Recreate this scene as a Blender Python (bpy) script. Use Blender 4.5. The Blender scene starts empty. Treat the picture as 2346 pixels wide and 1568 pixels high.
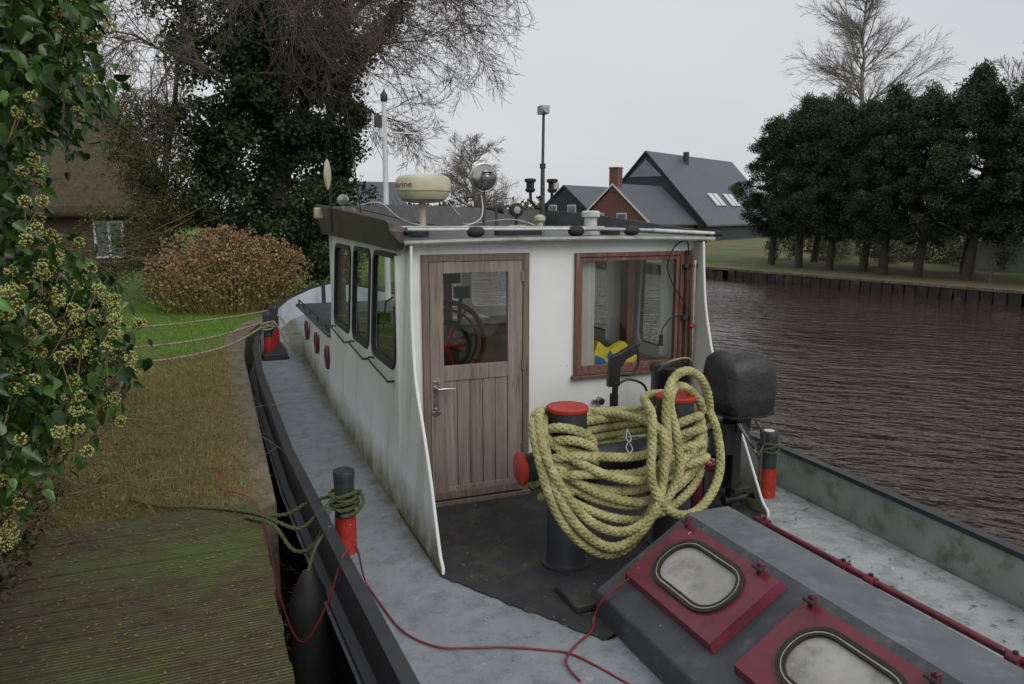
import bpy, math, random
import numpy as np
from mathutils import Vector, Matrix
rng=np.random.default_rng(7); random.seed(7)
scene=bpy.context.scene
COL=scene.collection

def lin(h):
    if isinstance(h,str):
        h=h.lstrip('#'); c=[int(h[i:i+2],16)/255 for i in (0,2,4)]
    else: c=[x/255 for x in h]
    return tuple([(x/12.92 if x<=.04045 else ((x+.055)/1.055)**2.4) for x in c]+[1.0])

# ---------------------------------------------------------------- materials
def newmat(name):
    m=bpy.data.materials.new(name); m.use_nodes=True
    nt=m.node_tree; b=nt.nodes['Principled BSDF']
    return m,nt,b
def N(nt,t,**k):
    n=nt.nodes.new(t)
    for a,v in k.items(): setattr(n,a,v)
    return n
def ramp(nt,src,p0,p1,c0=(0,0,0,1),c1=(1,1,1,1)):
    r=N(nt,'ShaderNodeValToRGB'); e=r.color_ramp.elements
    e[0].position=p0;e[1].position=p1;e[0].color=c0;e[1].color=c1
    nt.links.new(src,r.inputs[0]); return r.outputs[0]
def mix(nt,f,a,b):
    m=N(nt,'ShaderNodeMix',data_type='RGBA')
    if hasattr(f,'is_linked') or hasattr(f,'links'): nt.links.new(f,m.inputs[0])
    else: m.inputs[0].default_value=f
    for i,x in ((6,a),(7,b)):
        if isinstance(x,tuple): m.inputs[i].default_value=x
        else: nt.links.new(x,m.inputs[i])
    return m.outputs[2]
def coords(nt,sc=(1,1,1)):
    tc=N(nt,'ShaderNodeTexCoord'); mp=N(nt,'ShaderNodeMapping'); mp.inputs['Scale'].default_value=sc
    nt.links.new(tc.outputs['Object'],mp.inputs['Vector']); return mp.outputs[0]
def noise(nt,v,s,d=6,r=.6):
    n=N(nt,'ShaderNodeTexNoise'); n.inputs['Scale'].default_value=s; n.inputs['Detail'].default_value=d; n.inputs['Roughness'].default_value=r
    nt.links.new(v,n.inputs['Vector']); return n.outputs[0]
def pm(name,c1,c2=None,scale=4,rough=.6,metal=0,bump=.15,bscale=60,c3=None,s3=12,t3=(.58,.66),c4=None,s4=40,t4=(.62,.68),stretch=(1,1,1),spec=.5,bdist=.003,coat=0,streak=None,c5=None,s5=1.2,t5=(.5,.7)):
    m,nt,b=newmat(name); c1=lin(c1); c2=lin(c2) if c2 else c1
    v=coords(nt,stretch)
    col=mix(nt,ramp(nt,noise(nt,v,scale),.36,.64),c1,c2)
    if streak:
        vs=coords(nt,(streak[1],streak[1],streak[1]*.06))
        col=mix(nt,ramp(nt,noise(nt,vs,1.0,5),streak[2],streak[3]),col,lin(streak[0]))
    if c3: col=mix(nt,ramp(nt,noise(nt,v,s3,8,.7),*t3),col,lin(c3))
    if c5: col=mix(nt,ramp(nt,noise(nt,v,s5,9,.75),*t5),col,lin(c5))
    if c4: col=mix(nt,ramp(nt,noise(nt,v,s4,4,.6),*t4),col,lin(c4))
    nt.links.new(col,b.inputs['Base Color'])
    b.inputs['Metallic'].default_value=metal
    b.inputs['Specular IOR Level'].default_value=spec
    b.inputs['Coat Weight'].default_value=coat
    rr=N(nt,'ShaderNodeMapRange'); rr.inputs[3].default_value=max(.03,rough-.12); rr.inputs[4].default_value=min(1,rough+.12)
    nb=noise(nt,v,bscale,5); nt.links.new(noise(nt,v,scale*3,4),rr.inputs[0]); nt.links.new(rr.outputs[0],b.inputs['Roughness'])
    if bump:
        bp=N(nt,'ShaderNodeBump'); bp.inputs['Strength'].default_value=bump; bp.inputs['Distance'].default_value=bdist*5
        nt.links.new(nb,bp.inputs['Height']); nt.links.new(bp.outputs[0],b.inputs['Normal'])
    return m
def leafmat(name,cols,rough=.5,cl=None,clscale=1.5,spec=.4,trans=0.0):
    m,nt,b=newmat(name)
    g=N(nt,'ShaderNodeNewGeometry'); r=N(nt,'ShaderNodeValToRGB'); e=r.color_ramp.elements
    n=len(cols)
    e[0].position=0;e[0].color=lin(cols[0]);e[1].position=1;e[1].color=lin(cols[-1])
    for i in range(1,n-1):
        x=e.new(i/(n-1)); x.color=lin(cols[i])
    nt.links.new(g.outputs['Random Per Island'],r.inputs[0]); col=r.outputs[0]
    if cl:
        col=mix(nt,ramp(nt,noise(nt,coords(nt),clscale,3),.4,.62),col,lin(cl))
    nt.links.new(col,b.inputs['Base Color']); b.inputs['Roughness'].default_value=rough
    b.inputs['Specular IOR Level'].default_value=spec
    if trans:
        t=N(nt,'ShaderNodeBsdfTranslucent'); nt.links.new(col,t.inputs[0]); ms=N(nt,'ShaderNodeMixShader'); ms.inputs[0].default_value=trans
        out=nt.nodes['Material Output']; nt.links.new(b.outputs[0],ms.inputs[1]); nt.links.new(t.outputs[0],ms.inputs[2]); nt.links.new(ms.outputs[0],out.inputs[0])
    return m
def glassmat(name,tint=(.92,.94,.93,1),refl=.05,rough=.02,gain=.7):
    m,nt,b=newmat(name); out=nt.nodes['Material Output']
    t=N(nt,'ShaderNodeBsdfTransparent'); t.inputs[0].default_value=tint
    g=N(nt,'ShaderNodeBsdfGlossy'); g.inputs['Roughness'].default_value=rough; g.inputs[0].default_value=(.9,.9,.9,1)
    lw=N(nt,'ShaderNodeLayerWeight'); lw.inputs[0].default_value=.5
    pw=N(nt,'ShaderNodeMath',operation='POWER'); pw.inputs[1].default_value=4.0; nt.links.new(lw.outputs['Facing'],pw.inputs[0])
    ad=N(nt,'ShaderNodeMath',operation='MULTIPLY_ADD',use_clamp=True); ad.inputs[1].default_value=gain; ad.inputs[2].default_value=refl; nt.links.new(pw.outputs[0],ad.inputs[0])
    ms=N(nt,'ShaderNodeMixShader'); nt.links.new(ad.outputs[0],ms.inputs[0]); nt.links.new(t.outputs[0],ms.inputs[1]); nt.links.new(g.outputs[0],ms.inputs[2]); nt.links.new(ms.outputs[0],out.inputs[0])
    return m

M={}
M['white']=pm('white_paint','#dfe0df','#d2d4d2',1.5,.45,bump=.08,bscale=6,c3='#b3b3a4',s3=3,t3=(.6,.82),c4='#8d8a6c',s4=30,t4=(.72,.77),streak=('#b7b7a9',6,.58,.85))
def whiteside():
    m,nt,b=newmat('white_paint_weathered'); v=coords(nt)
    sep=N(nt,'ShaderNodeSeparateXYZ'); nt.links.new(v,sep.inputs[0])
    mr=N(nt,'ShaderNodeMapRange'); mr.inputs[1].default_value=.5; mr.inputs[2].default_value=-.05; nt.links.new(sep.outputs[2],mr.inputs[0])
    n=noise(nt,v,5,8,.7); mu=N(nt,'ShaderNodeMath',operation='MULTIPLY'); nt.links.new(n,mu.inputs[0]); nt.links.new(mr.outputs[0],mu.inputs[1])
    base=mix(nt,ramp(nt,noise(nt,v,1.3),.35,.7),lin('#d2d3d1'),lin('#c0c2be'))
    vs=coords(nt,(7,7,.5)); base=mix(nt,ramp(nt,noise(nt,vs,1,5),.54,.85),base,lin('#9c9d88'))
    col=mix(nt,ramp(nt,mu.outputs[0],.14,.46),base,lin('#6f6b40'))
    col=mix(nt,ramp(nt,noise(nt,v,38,3),.7,.75),col,lin('#7c6a50'))
    nt.links.new(col,b.inputs['Base Color']); b.inputs['Roughness'].default_value=.42
    bp=N(nt,'ShaderNodeBump'); bp.inputs['Strength'].default_value=.3; bp.inputs['Distance'].default_value=.02; nt.links.new(noise(nt,v,2.4,3),bp.inputs['Height']); nt.links.new(bp.outputs[0],b.inputs['Normal'])
    return m
M['whiteside']=whiteside()
def deckmat(name,c1,c2,dirt,flake):
    m,nt,b=newmat(name); v=coords(nt)
    c=mix(nt,ramp(nt,noise(nt,v,2.2,8,.65),.36,.66),lin(c1),lin(c2))
    c=mix(nt,ramp(nt,noise(nt,v,7,9,.75),.48,.70),c,lin(dirt))
    sep=N(nt,'ShaderNodeSeparateXYZ'); nt.links.new(v,sep.inputs[0])
    mr=N(nt,'ShaderNodeMapRange'); mr.inputs[1].default_value=.93; mr.inputs[2].default_value=1.24; nt.links.new(sep.outputs[0],mr.inputs[0])
    g2=N(nt,'ShaderNodeMapRange'); g2.inputs[1].default_value=3.6; g2.inputs[2].default_value=4.5; nt.links.new(sep.outputs[1],g2.inputs[0])
    g3=N(nt,'ShaderNodeMapRange'); g3.inputs[1].default_value=1.7; g3.inputs[2].default_value=1.4; nt.links.new(sep.outputs[0],g3.inputs[0])
    mu=N(nt,'ShaderNodeMath',operation='MULTIPLY'); nt.links.new(mr.outputs[0],mu.inputs[0]); nt.links.new(g2.outputs[0],mu.inputs[1])
    m3=N(nt,'ShaderNodeMath',operation='MULTIPLY'); nt.links.new(mu.outputs[0],m3.inputs[0]); nt.links.new(g3.outputs[0],m3.inputs[1])
    m2=N(nt,'ShaderNodeMath',operation='MULTIPLY'); nt.links.new(m3.outputs[0],m2.inputs[0]); nt.links.new(noise(nt,v,9,8,.75),m2.inputs[1])
    c=mix(nt,ramp(nt,m2.outputs[0],.26,.56),c,lin('#54503a'))
    c=mix(nt,ramp(nt,noise(nt,v,3.3,10,.8),.6,.63),c,lin(flake))
    c=mix(nt,ramp(nt,noise(nt,v,14,8,.8),.66,.68),c,lin('#b9bdbe'))
    c=mix(nt,ramp(nt,noise(nt,v,45,4,.6),.66,.70),c,lin('#3c3b34'))
    c=mix(nt,ramp(nt,noise(nt,v,160,2,.5),.68,.72),c,lin('#4b4a42'))
    nt.links.new(c,b.inputs['Base Color']); b.inputs['Roughness'].default_value=.6
    bp=N(nt,'ShaderNodeBump'); bp.inputs['Strength'].default_value=.5; bp.inputs['Distance'].default_value=.006; nt.links.new(noise(nt,v,60,6,.7),bp.inputs['Height']); nt.links.new(bp.outputs[0],b.inputs['Normal'])
    return m
M['deck']=deckmat('grey_blue_deck_paint','#889095','#7a8287','#626968','#969da0')
M['deckw']=deckmat('worn_white_deck_paint','#a2a8a9','#899091','#686d6a','#cccfcd')
M['black']=pm('black_paint','#27282b','#323337',5,.5,bump=.1,bscale=40,c3='#505356',s3=14,t3=(.6,.75),c4='#6a6c6a',s4=50,t4=(.7,.74))
M['blackdeck']=pm('black_deck_paint','#323337','#26272a',4,.62,bump=.5,bscale=120,c3='#464432',s3=5,t3=(.5,.68),c4='#8a8f92',s4=26,t4=(.68,.71))
M['darkgrey']=pm('dark_grey_paint','#43464b','#393c41',4,.45,bump=.2,bscale=90,c3='#5d6162',s3=7,t3=(.53,.75),c4='#9a9e9f',s4=22,t4=(.71,.73))
M['midgrey']=pm('grey_lid_paint','#60646a','#53575c',4,.5,bump=.2,bscale=90,c3='#777a7b',s3=7,t3=(.52,.75),c4='#3c3e40',s4=30,t4=(.68,.72))
M['bulw']=pm('bulwark_inner_paint','#95a099','#808c84',3,.55,bump=.2,bscale=20,c3='#626b54',s3=6,t3=(.52,.7),c4='#6b4e38',s4=26,t4=(.69,.74))
M['bow']=pm('bow_inner_paint','#b9c2c8','#a4afb6',2,.5,bump=.1)
M['redp']=pm('red_paint','#ae2f24','#9a271d',6,.5,bump=.15,bscale=50,c3='#7c2018',s3=16,t3=(.54,.7),c4='#d9b9a8',s4=40,t4=(.68,.73))
M['maroon']=pm('maroon_paint','#722839','#602130',5,.38,bump=.12,bscale=40,c3='#4a1824',s3=9,t3=(.52,.7),c4='#c8bfa8',s4=22,t4=(.715,.73),coat=.1)
M['rubber']=pm('black_rubber','#1e1e1f','#2a2a2b',8,.7,bump=.2)
M['seal']=pm('cream_seal','#b9ae8c','#9c9272',20,.6)
M['cover']=pm('black_nylon_cover','#242426','#2c2c2e',6,.5,bump=.35,bscale=7,bdist=.012)
M['wood']=pm('weathered_door_wood','#8b7f77','#746860',1.2,.7,bump=.5,bscale=3,stretch=(40,40,2.2),c3='#5c5049',s3=1.2,t3=(.55,.7),streak=('#9c9089',9,.5,.7))
M['woodd']=pm('door_frame_wood','#7c6d60','#64574c',1.2,.7,bump=.4,bscale=3,stretch=(40,40,2.2),c3='#4c4038',s3=1,t3=(.55,.7))
M['mahog']=pm('mahogany','#6f5044','#5a3d32',1.2,.55,bump=.3,bscale=3,stretch=(30,30,2),c3='#8f7566',s3=1,t3=(.52,.7))
M['varn']=pm('varnished_wood','#7d4a22','#683a1a',3,.3,bump=.05)
M['brown']=pm('brown_fascia_paint','#453d3b','#393231',4,.45,bump=.1,c3='#5e5753',s3=9,t3=(.6,.75))
M['chrome']=pm('chrome','#b8b8b6','#979793',9,.25,metal=.9,bump=.05)
M['alu']=pm('dull_aluminium','#a6a8a8','#8d8f8e',12,.45,metal=.4)
M['trimgrey']=pm('dirty_roof_trim','#a3a59e','#84867c',9,.6,c3='#5c5c4c',s3=20,t3=(.55,.7))
M['plastic']=pm('dirty_white_plastic','#c4c2a8','#aca98c',6,.5,bump=.05,c3='#8b8970',s3=9,t3=(.58,.75))
M['plasticw']=pm('white_plastic','#cfd0cb','#b6b7b0',14,.45,c3='#8d8d80',s3=30,t3=(.58,.7))
M['blackpl']=pm('black_plastic','#19191a','#232324',9,.4)
M['curtain']=leafmat('white_curtain',['#f0f0ec','#f0f0ec'],.9,trans=.5)
M['yellow']=pm('yellow_fabric','#d1c034','#b3a326',8,.7)
M['blue']=pm('blue_fabric','#2b5f9e','#2b5590',8,.7)
M['inside']=pm('cabin_interior_panel','#a89a88','#93867a',2,.6)
M['glass']=glassmat('window_glass')
M['glassd']=glassmat('side_window_glass',(.8,.84,.82,1),.06,gain=.45)
M['hatchglass']=pm('hazy_hatch_glass','#a8a7a3','#8c8b88',4,.2,bump=.0,c3='#6d6c66',s3=7,t3=(.5,.7),c4='#c6c4bc',s4=22,t4=(.68,.73),spec=.8)
M['rope']=pm('green_yellow_rope','#b6b182','#918d5c',9,.9,bump=.5,bscale=300,bdist=.001,c3='#6c693e',s3=12,t3=(.52,.7))
M['ropeg']=pm('dark_green_rope','#545939','#42472e',30,.9,bump=.4,bscale=300,bdist=.001)
M['ropew']=pm('pale_rope','#97907a','#7b745f',30,.9,bump=.3)
M['redcable']=pm('red_cable','#862a36','#76222f',8,.4)
M['concrete']=pm('quay_concrete','#7b7061','#665c4e',2,.9,bump=.6,bscale=40,c3='#504b36',s3=5,t3=(.46,.62))
M['piling']=pm('dark_sheet_piling','#34302b','#26231f',3,.8,c3='#5b5044',s3=2,t3=(.5,.7))
def brickmat(name,a,bc,mo,sc):
    m,nt,b=newmat(name); v=coords(nt)
    sep=N(nt,'ShaderNodeSeparateXYZ'); nt.links.new(v,sep.inputs[0]); ad=N(nt,'ShaderNodeMath',operation='ADD'); nt.links.new(sep.outputs[0],ad.inputs[0]); nt.links.new(sep.outputs[1],ad.inputs[1])
    cb=N(nt,'ShaderNodeCombineXYZ'); nt.links.new(ad.outputs[0],cb.inputs[0]); nt.links.new(sep.outputs[2],cb.inputs[1])
    bt=N(nt,'ShaderNodeTexBrick'); bt.inputs['Color1'].default_value=lin(a); bt.inputs['Color2'].default_value=lin(bc); bt.inputs['Mortar'].default_value=lin(mo); bt.inputs['Scale'].default_value=sc
    nt.links.new(cb.outputs[0],bt.inputs['Vector']); nt.links.new(bt.outputs[0],b.inputs['Base Color']); b.inputs['Roughness'].default_value=.85
    return m
M['brick']=brickmat('red_brick','#6e4038','#5c3630','#7b6b60',4)
M['brickd']=brickmat('dark_brick','#54382f','#432c26','#5b5048',4)
def roofmat(name,c1,c2,sc,direc='X',rough=.45,strength=.6):
    m,nt,b=newmat(name); v=coords(nt)
    w=N(nt,'ShaderNodeTexWave',wave_type='BANDS',bands_direction=direc); w.inputs['Scale'].default_value=sc; w.inputs['Distortion'].default_value=0
    nt.links.new(v,w.inputs[0]); c=mix(nt,ramp(nt,w.outputs[1],.02,.25),lin(c2),lin(c1)); c=mix(nt,ramp(nt,noise(nt,v,.6),.3,.7),c,lin(c1))
    nt.links.new(c,b.inputs['Base Color']); b.inputs['Roughness'].default_value=rough
    bp=N(nt,'ShaderNodeBump'); bp.inputs['Strength'].default_value=strength; bp.inputs['Distance'].default_value=.05; nt.links.new(w.outputs[1],bp.inputs['Height']); nt.links.new(bp.outputs[0],b.inputs['Normal'])
    return m
M['metalroof']=roofmat('dark_seam_metal_roof','#4a515a','#2c3138',.5,strength=.3)
M['tileroof']=roofmat('dark_roof_tiles','#4b5059','#2b2f36',1.0,strength=.4)
M['darkwall']=pm('dark_cladding','#34383e','#2b2f33',3,.7)
M['whitetrim']=pm('white_trim','#cfd1d1','#c0c2c2',3,.6)
M['winglass']=pm('house_window_glass','#66717a','#4c545c',.7,.08,bump=0,spec=1)
M['thatch']=pm('thatch','#7d6b57','#5f5243',1.5,.95,bump=1,bscale=6,bdist=.03,stretch=(9,9,1.2),c3='#4a4035',s3=.6,t3=(.5,.7),c4='#66664a',s4=.5,t4=(.5,.65))
M['tileridge']=pm('orange_ridge_tile','#96563c','#7b4532',4,.8)
M['bark']=pm('bark','#55503f','#3e3a31',3,.95,bump=.8,bscale=12,bdist=.02,c3='#566140',s3=3,t3=(.5,.65))
M['twig']=pm('bare_twig','#675d53','#524941',2,.9,bump=0)
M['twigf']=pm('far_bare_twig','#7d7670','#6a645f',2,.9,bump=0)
M['birchb']=pm('birch_bark','#85817b','#706b66',1,.9,bump=0)
M['stem']=leafmat('dry_stem',['#6b5a41','#57502f','#7b6a4c','#4a4630','#83734f'],.8)

# ---------------------------------------------------------------- mesh builder
def fastmesh(name,V,F,mat,parent=None,smooth=False):
    V=np.asarray(V,dtype=np.float32); F=np.asarray(F,dtype=np.int32); me=bpy.data.meshes.new(name)
    me.vertices.add(len(V)); me.vertices.foreach_set('co',V.ravel())
    k=F.shape[1]; me.loops.add(F.size); me.loops.foreach_set('vertex_index',F.ravel())
    me.polygons.add(len(F)); me.polygons.foreach_set('loop_start',np.arange(0,F.size,k,dtype=np.int32))
    try: me.polygons.foreach_set('loop_total',np.full(len(F),k,dtype=np.int32))
    except Exception: pass
    if smooth: me.polygons.foreach_set('use_smooth',np.ones(len(F),dtype=bool))
    me.update(calc_edges=True); me.materials.append(mat)
    o=bpy.data.objects.new(name,me); COL.objects.link(o)
    if parent: o.parent=parent
    return o
def empty(name,parent=None):
    o=bpy.data.objects.new(name,None); o.empty_display_size=.2; COL.objects.link(o)
    if parent:o.parent=parent
    return o
def cr(pts,n=8,closed=False):
    P=[np.array(p,float) for p in pts]; out=[]; L=len(P)
    R=range(L if closed else L-1)
    for i in R:
        if closed: p0,p1,p2,p3=P[(i-1)%L],P[i],P[(i+1)%L],P[(i+2)%L]
        else: p0,p1,p2,p3=P[max(i-1,0)],P[i],P[i+1],P[min(i+2,L-1)]
        for k in range(n):
            t=k/n; out.append(.5*((2*p1)+(-p0+p2)*t+(2*p0-5*p1+4*p2-p3)*t*t+(-p0+3*p1-3*p2+p3)*t**3))
    if not closed: out.append(P[-1])
    return np.array(out)
class MB:
    def __init__(s): s.v=[];s.f=[];s.m=[];s.mats=[]
    def mi(s,m):
        m=M[m] if isinstance(m,str) else m
        if m not in s.mats: s.mats.append(m)
        return s.mats.index(m)
    def add(s,vs,fs,m):
        o=len(s.v); s.v+= [tuple(map(float,v)) for v in vs]; k=s.mi(m)
        for f in fs: s.f.append([i+o for i in f]); s.m.append(k)
    def box(s,x0,x1,y0,y1,z0,z1,m,T=None):
        vs=[(x,y,z) for z in (z0,z1) for y in (y0,y1) for x in (x0,x1)]
        if T is not None: vs=[T@Vector(v) for v in vs]
        s.add(vs,[(0,2,3,1),(4,5,7,6),(0,1,5,4),(2,6,7,3),(0,4,6,2),(1,3,7,5)],m)
    def cyl(s,a,b,r0,r1,m,n=20,caps=True,capm=None):
        a=Vector(a);b=Vector(b);d=(b-a).normalized(); u=d.orthogonal().normalized(); w=d.cross(u); vs=[]
        for c,r in ((a,r0),(b,r1)):
            for i in range(n):
                t=2*math.pi*i/n; vs.append(c+u*(r*math.cos(t))+w*(r*math.sin(t)))
        s.add(vs,[(i,(i+1)%n,n+(i+1)%n,n+i) for i in range(n)],m)
        if caps:
            s.add(vs[:n],[tuple(range(n))[::-1]],m); s.add(vs[n:],[tuple(range(n))],capm or m)
    def lathe(s,o,ax,prof,m,n=24):
        o=Vector(o);d=Vector(ax).normalized();u=d.orthogonal().normalized();w=d.cross(u);vs=[]
        for r,h in prof:
            for i in range(n):
                t=2*math.pi*i/n; vs.append(o+d*h+u*(r*math.cos(t))+w*(r*math.sin(t)))
        fs=[(j*n+i,j*n+(i+1)%n,(j+1)*n+(i+1)%n,(j+1)*n+i) for j in range(len(prof)-1) for i in range(n)]
        if prof[0][0]>1e-4: fs.append(tuple(range(n))[::-1])
        if prof[-1][0]>1e-4: fs.append(tuple(range((len(prof)-1)*n,len(prof)*n)))
        s.add(vs,fs,m)
    def tube(s,pts,r,m,n=8,closed=False):
        P=[Vector(p) for p in pts]; L=len(P); u=None; vs=[]
        for i in range(L):
            if closed: t=(P[(i+1)%L]-P[i-1])
            else: t=P[min(i+1,L-1)]-P[max(i-1,0)]
            t.normalize()
            if u is None: u=t.orthogonal().normalized()
            else:
                u=(u-t*u.dot(t)); u.normalize()
            w=t.cross(u); rr=r[i] if hasattr(r,'__len__') else r
            for k in range(n):
                a=2*math.pi*k/n; vs.append(P[i]+u*(rr*math.cos(a))+w*(rr*math.sin(a)))
        R=L if closed else L-1
        fs=[(i*n+k,i*n+(k+1)%n,((i+1)%L)*n+(k+1)%n,((i+1)%L)*n+k) for i in range(R) for k in range(n)]
        if not closed: fs+= [tuple(range(n))[::-1],tuple(range((L-1)*n,L*n))]
        s.add(vs,fs,m)
    def prism(s,pts,off,m):
        n=len(pts); off=Vector(off); a=[Vector(p) for p in pts]; b=[p+off for p in a]
        s.add(a+b,[tuple(range(n)),tuple(range(2*n-1,n-1,-1))]+[(i,n+i,n+(i+1)%n,(i+1)%n) for i in range(n)],m)
    def loft(s,rows,m,close=False):
        n=len(rows[0]); vs=[p for r in rows for p in r]
        s.add(vs,[(j*n+i,j*n+(i+1)%n,(j+1)*n+(i+1)%n,(j+1)*n+i) for j in range(len(rows)-1) for i in range(n if close else n-1)],m)
    def obj(s,name,parent=None,bevel=0,ang=38,smooth=True,seg=2):
        me=bpy.data.meshes.new(name); me.from_pydata(s.v,[],s.f); me.validate()
        for m in s.mats: me.materials.append(m)
        if len(me.polygons)==len(s.m): me.polygons.foreach_set('material_index',s.m)
        me.update()
        if smooth:
            me.shade_smooth(); me.set_sharp_from_angle(angle=math.radians(ang))
        o=bpy.data.objects.new(name,me); COL.objects.link(o)
        if parent:o.parent=parent
        if bevel:
            b=o.modifiers.new('bevel','BEVEL'); b.width=bevel; b.segments=seg; b.limit_method='ANGLE'; b.angle_limit=math.radians(40); b.harden_normals=False
        return o
def rrect(cx,cy,w,h,r,n=6):
    out=[]
    for (sx,sy,a0) in ((1,1,0),(-1,1,90),(-1,-1,180),(1,-1,270)):
        for i in range(n+1):
            a=math.radians(a0+90*i/n); out.append((cx+sx*(w/2-r)+r*math.cos(a),cy+sy*(h/2-r)+r*math.sin(a)))
    return out
def cellring(mb,cell,hole,f,thick,m):
    x0,x1,y0,y1=cell; hx0,hx1,hy0,hy1,r=hole; cx=(hx0+hx1)/2; cy=(hy0+hy1)/2
    H=rrect(cx,cy,hx1-hx0,hy1-hy0,r)
    def out(p):
        dx,dy=p[0]-cx,p[1]-cy; t=1e9
        if dx>1e-9:t=min(t,(x1-cx)/dx)
        if dx<-1e-9:t=min(t,(x0-cx)/dx)
        if dy>1e-9:t=min(t,(y1-cy)/dy)
        if dy<-1e-9:t=min(t,(y0-cy)/dy)
        return (cx+dx*t,cy+dy*t)
    O=[out(p) for p in H]
    for cxn,cyn in ((x1,y1),(x0,y1),(x0,y0),(x1,y0)):
        j=min(range(len(O)),key=lambda i:(O[i][0]-cxn)**2+(O[i][1]-cyn)**2); O[j]=(cxn,cyn)
    n=len(H)
    vs=[f(a,b,0) for a,b in H]+[f(a,b,0) for a,b in O]+[f(a,b,thick) for a,b in H]+[f(a,b,thick) for a,b in O]
    fs=[]
    for i in range(n):
        j=(i+1)%n
        fs+=[(i,j,n+j,n+i),(2*n+i,3*n+i,3*n+j,2*n+j),(i,2*n+i,2*n+j,j)]
    mb.add(vs,fs,m)
def frame(mb,hole,f,wd,prot,m,inner=.0,depth=0.0):
    hx0,hx1,hy0,hy1,r=hole; cx=(hx0+hx1)/2; cy=(hy0+hy1)/2;w=hx1-hx0;h=hy1-hy0
    A=rrect(cx,cy,w-2*inner,h-2*inner,max(r-inner,.002)); B=rrect(cx,cy,w+2*wd,h+2*wd,r+wd); n=len(A)
    rows=[[f(a,b,depth) for a,b in A],[f(a,b,-prot) for a,b in A],[f(a,b,-prot) for a,b in B],[f(a,b,.001) for a,b in B]]
    mb.loft(rows,m,close=True)
def pane(mb,hole,f,h,m):
    hx0,hx1,hy0,hy1,r=hole; A=rrect((hx0+hx1)/2,(hy0+hy1)/2,hx1-hx0,hy1-hy0,r)
    mb.add([f(a,b,h) for a,b in A],[tuple(range(len(A)))],m)

def leaves(name,P,size,mat,aspect=.65,down=.2,parent=None,fold=.15,var=.35):
    P=np.asarray(P); n=len(P)
    a=rng.normal(size=(n,3)); a[:,2]-=down; a/=np.linalg.norm(a,axis=1)[:,None]
    c=rng.normal(size=(n,3)); b=np.cross(a,c); b/=np.linalg.norm(b,axis=1)[:,None]; nn=np.cross(a,b)
    s=(size*(1+var*rng.uniform(-1,1,n)))[:,None]
    V=np.stack([P,P+a*s*.45+b*s*aspect*.5+nn*s*fold,P+a*s,P+a*s*.45-b*s*aspect*.5+nn*s*fold],1).reshape(-1,3)
    return fastmesh(name,V,np.arange(4*n).reshape(n,4),mat,parent)
def segmesh(name,segs,mat,n=4,parent=None):
    S=np.array([list(a)+list(b)+[r0,r1] for a,b,r0,r1 in segs],float)
    p0=S[:,0:3];p1=S[:,3:6];d=p1-p0;d/=(np.linalg.norm(d,axis=1)[:,None]+1e-9)
    h=np.where(np.abs(d[:,2:3])<.9,np.array([[0,0,1.]]),np.array([[1.,0,0]])); u=np.cross(d,h);u/=np.linalg.norm(u,axis=1)[:,None];w=np.cross(d,u)
    rings=[]
    for p,r in ((p0,S[:,6:7]),(p1,S[:,7:8])):
        for k in range(n):
            t=2*math.pi*k/n; rings.append(p+u*r*math.cos(t)+w*r*math.sin(t))
    V=np.stack(rings,1).reshape(-1,3); m=len(S); base=(np.arange(m)*2*n)[:,None,None]
    q=np.array([[k,(k+1)%n,n+(k+1)%n,n+k] for k in range(n)])[None]
    return fastmesh(name,V,(base+q).reshape(-1,4),mat,parent,smooth=True)
def grow(segs,p,d,L,r,lvl,maxl,droop=0,nch=3,rat=(.45,.75),ang=(25,60),rmin=.004,wob=.14,tips=None,nseg=5,start=.25):
    p=np.array(p,float);d=np.array(d,float);d/=np.linalg.norm(d);st=L/nseg
    for i in range(nseg):
        d=d+rng.normal(size=3)*wob; d[2]-=droop; d/=np.linalg.norm(d); q=p+d*st
        r1=max(r*(1-.75*(i+1)/nseg),rmin); r0=max(r*(1-.75*i/nseg),rmin)
        segs.append((p,q,r0,r1))
        if lvl<maxl and (i+1)/nseg>start:
            for c in range(nch if i<nseg-1 else nch+1):
                th=math.radians(rng.uniform(*ang)); ax=np.cross(d,rng.normal(size=3)); ax/=np.linalg.norm(ax)
                nd=d*math.cos(th)+ax*math.sin(th)
                grow(segs,p+(q-p)*rng.uniform(.2,1),nd,L*rng.uniform(*rat)*(1-.4*i/nseg),r1*.65,lvl+1,maxl,droop,nch,rat,ang,rmin,wob,tips,max(3,nseg-1),start)
        p=q
    if tips is not None and lvl>=maxl-1: tips.append(p)

# ---------------------------------------------------------------- camera, world, sun
cam=bpy.data.cameras.new('camera'); co=bpy.data.objects.new('camera',cam); COL.objects.link(co); scene.camera=co
cam.sensor_width=36; cam.lens=27.0; cam.clip_end=2000; cam.clip_start=.05
co.location=(0,0,2.15); yaw=math.radians(21.8)
co.rotation_euler=(math.radians(90-9.5),0,-yaw)
w=bpy.data.worlds.new('World'); scene.world=w; w.use_nodes=True; nt=w.node_tree; bg=nt.nodes['Background']
sky=N(nt,'ShaderNodeTexSky',sky_type='NISHITA'); sky.sun_disc=False; SE=math.radians(42); az=math.radians(165)
sky.sun_elevation=SE; sky.sun_rotation=az; sky.air_density=1; sky.dust_density=3
tc=N(nt,'ShaderNodeTexCoord'); mp=N(nt,'ShaderNodeMapping'); mp.inputs['Scale'].default_value=(1,1,2.5); nt.links.new(tc.outputs['Generated'],mp.inputs[0])
cl=noise(nt,mp.outputs[0],1.6,5,.5)
cloud=ramp(nt,cl,.3,.75,(6.1,6.2,6.5,1),(7.6,7.6,7.8,1))
c=mix(nt,.93,sky.outputs[0],cloud); nt.links.new(c,bg.inputs[0]); bg.inputs[1].default_value=.1
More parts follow.
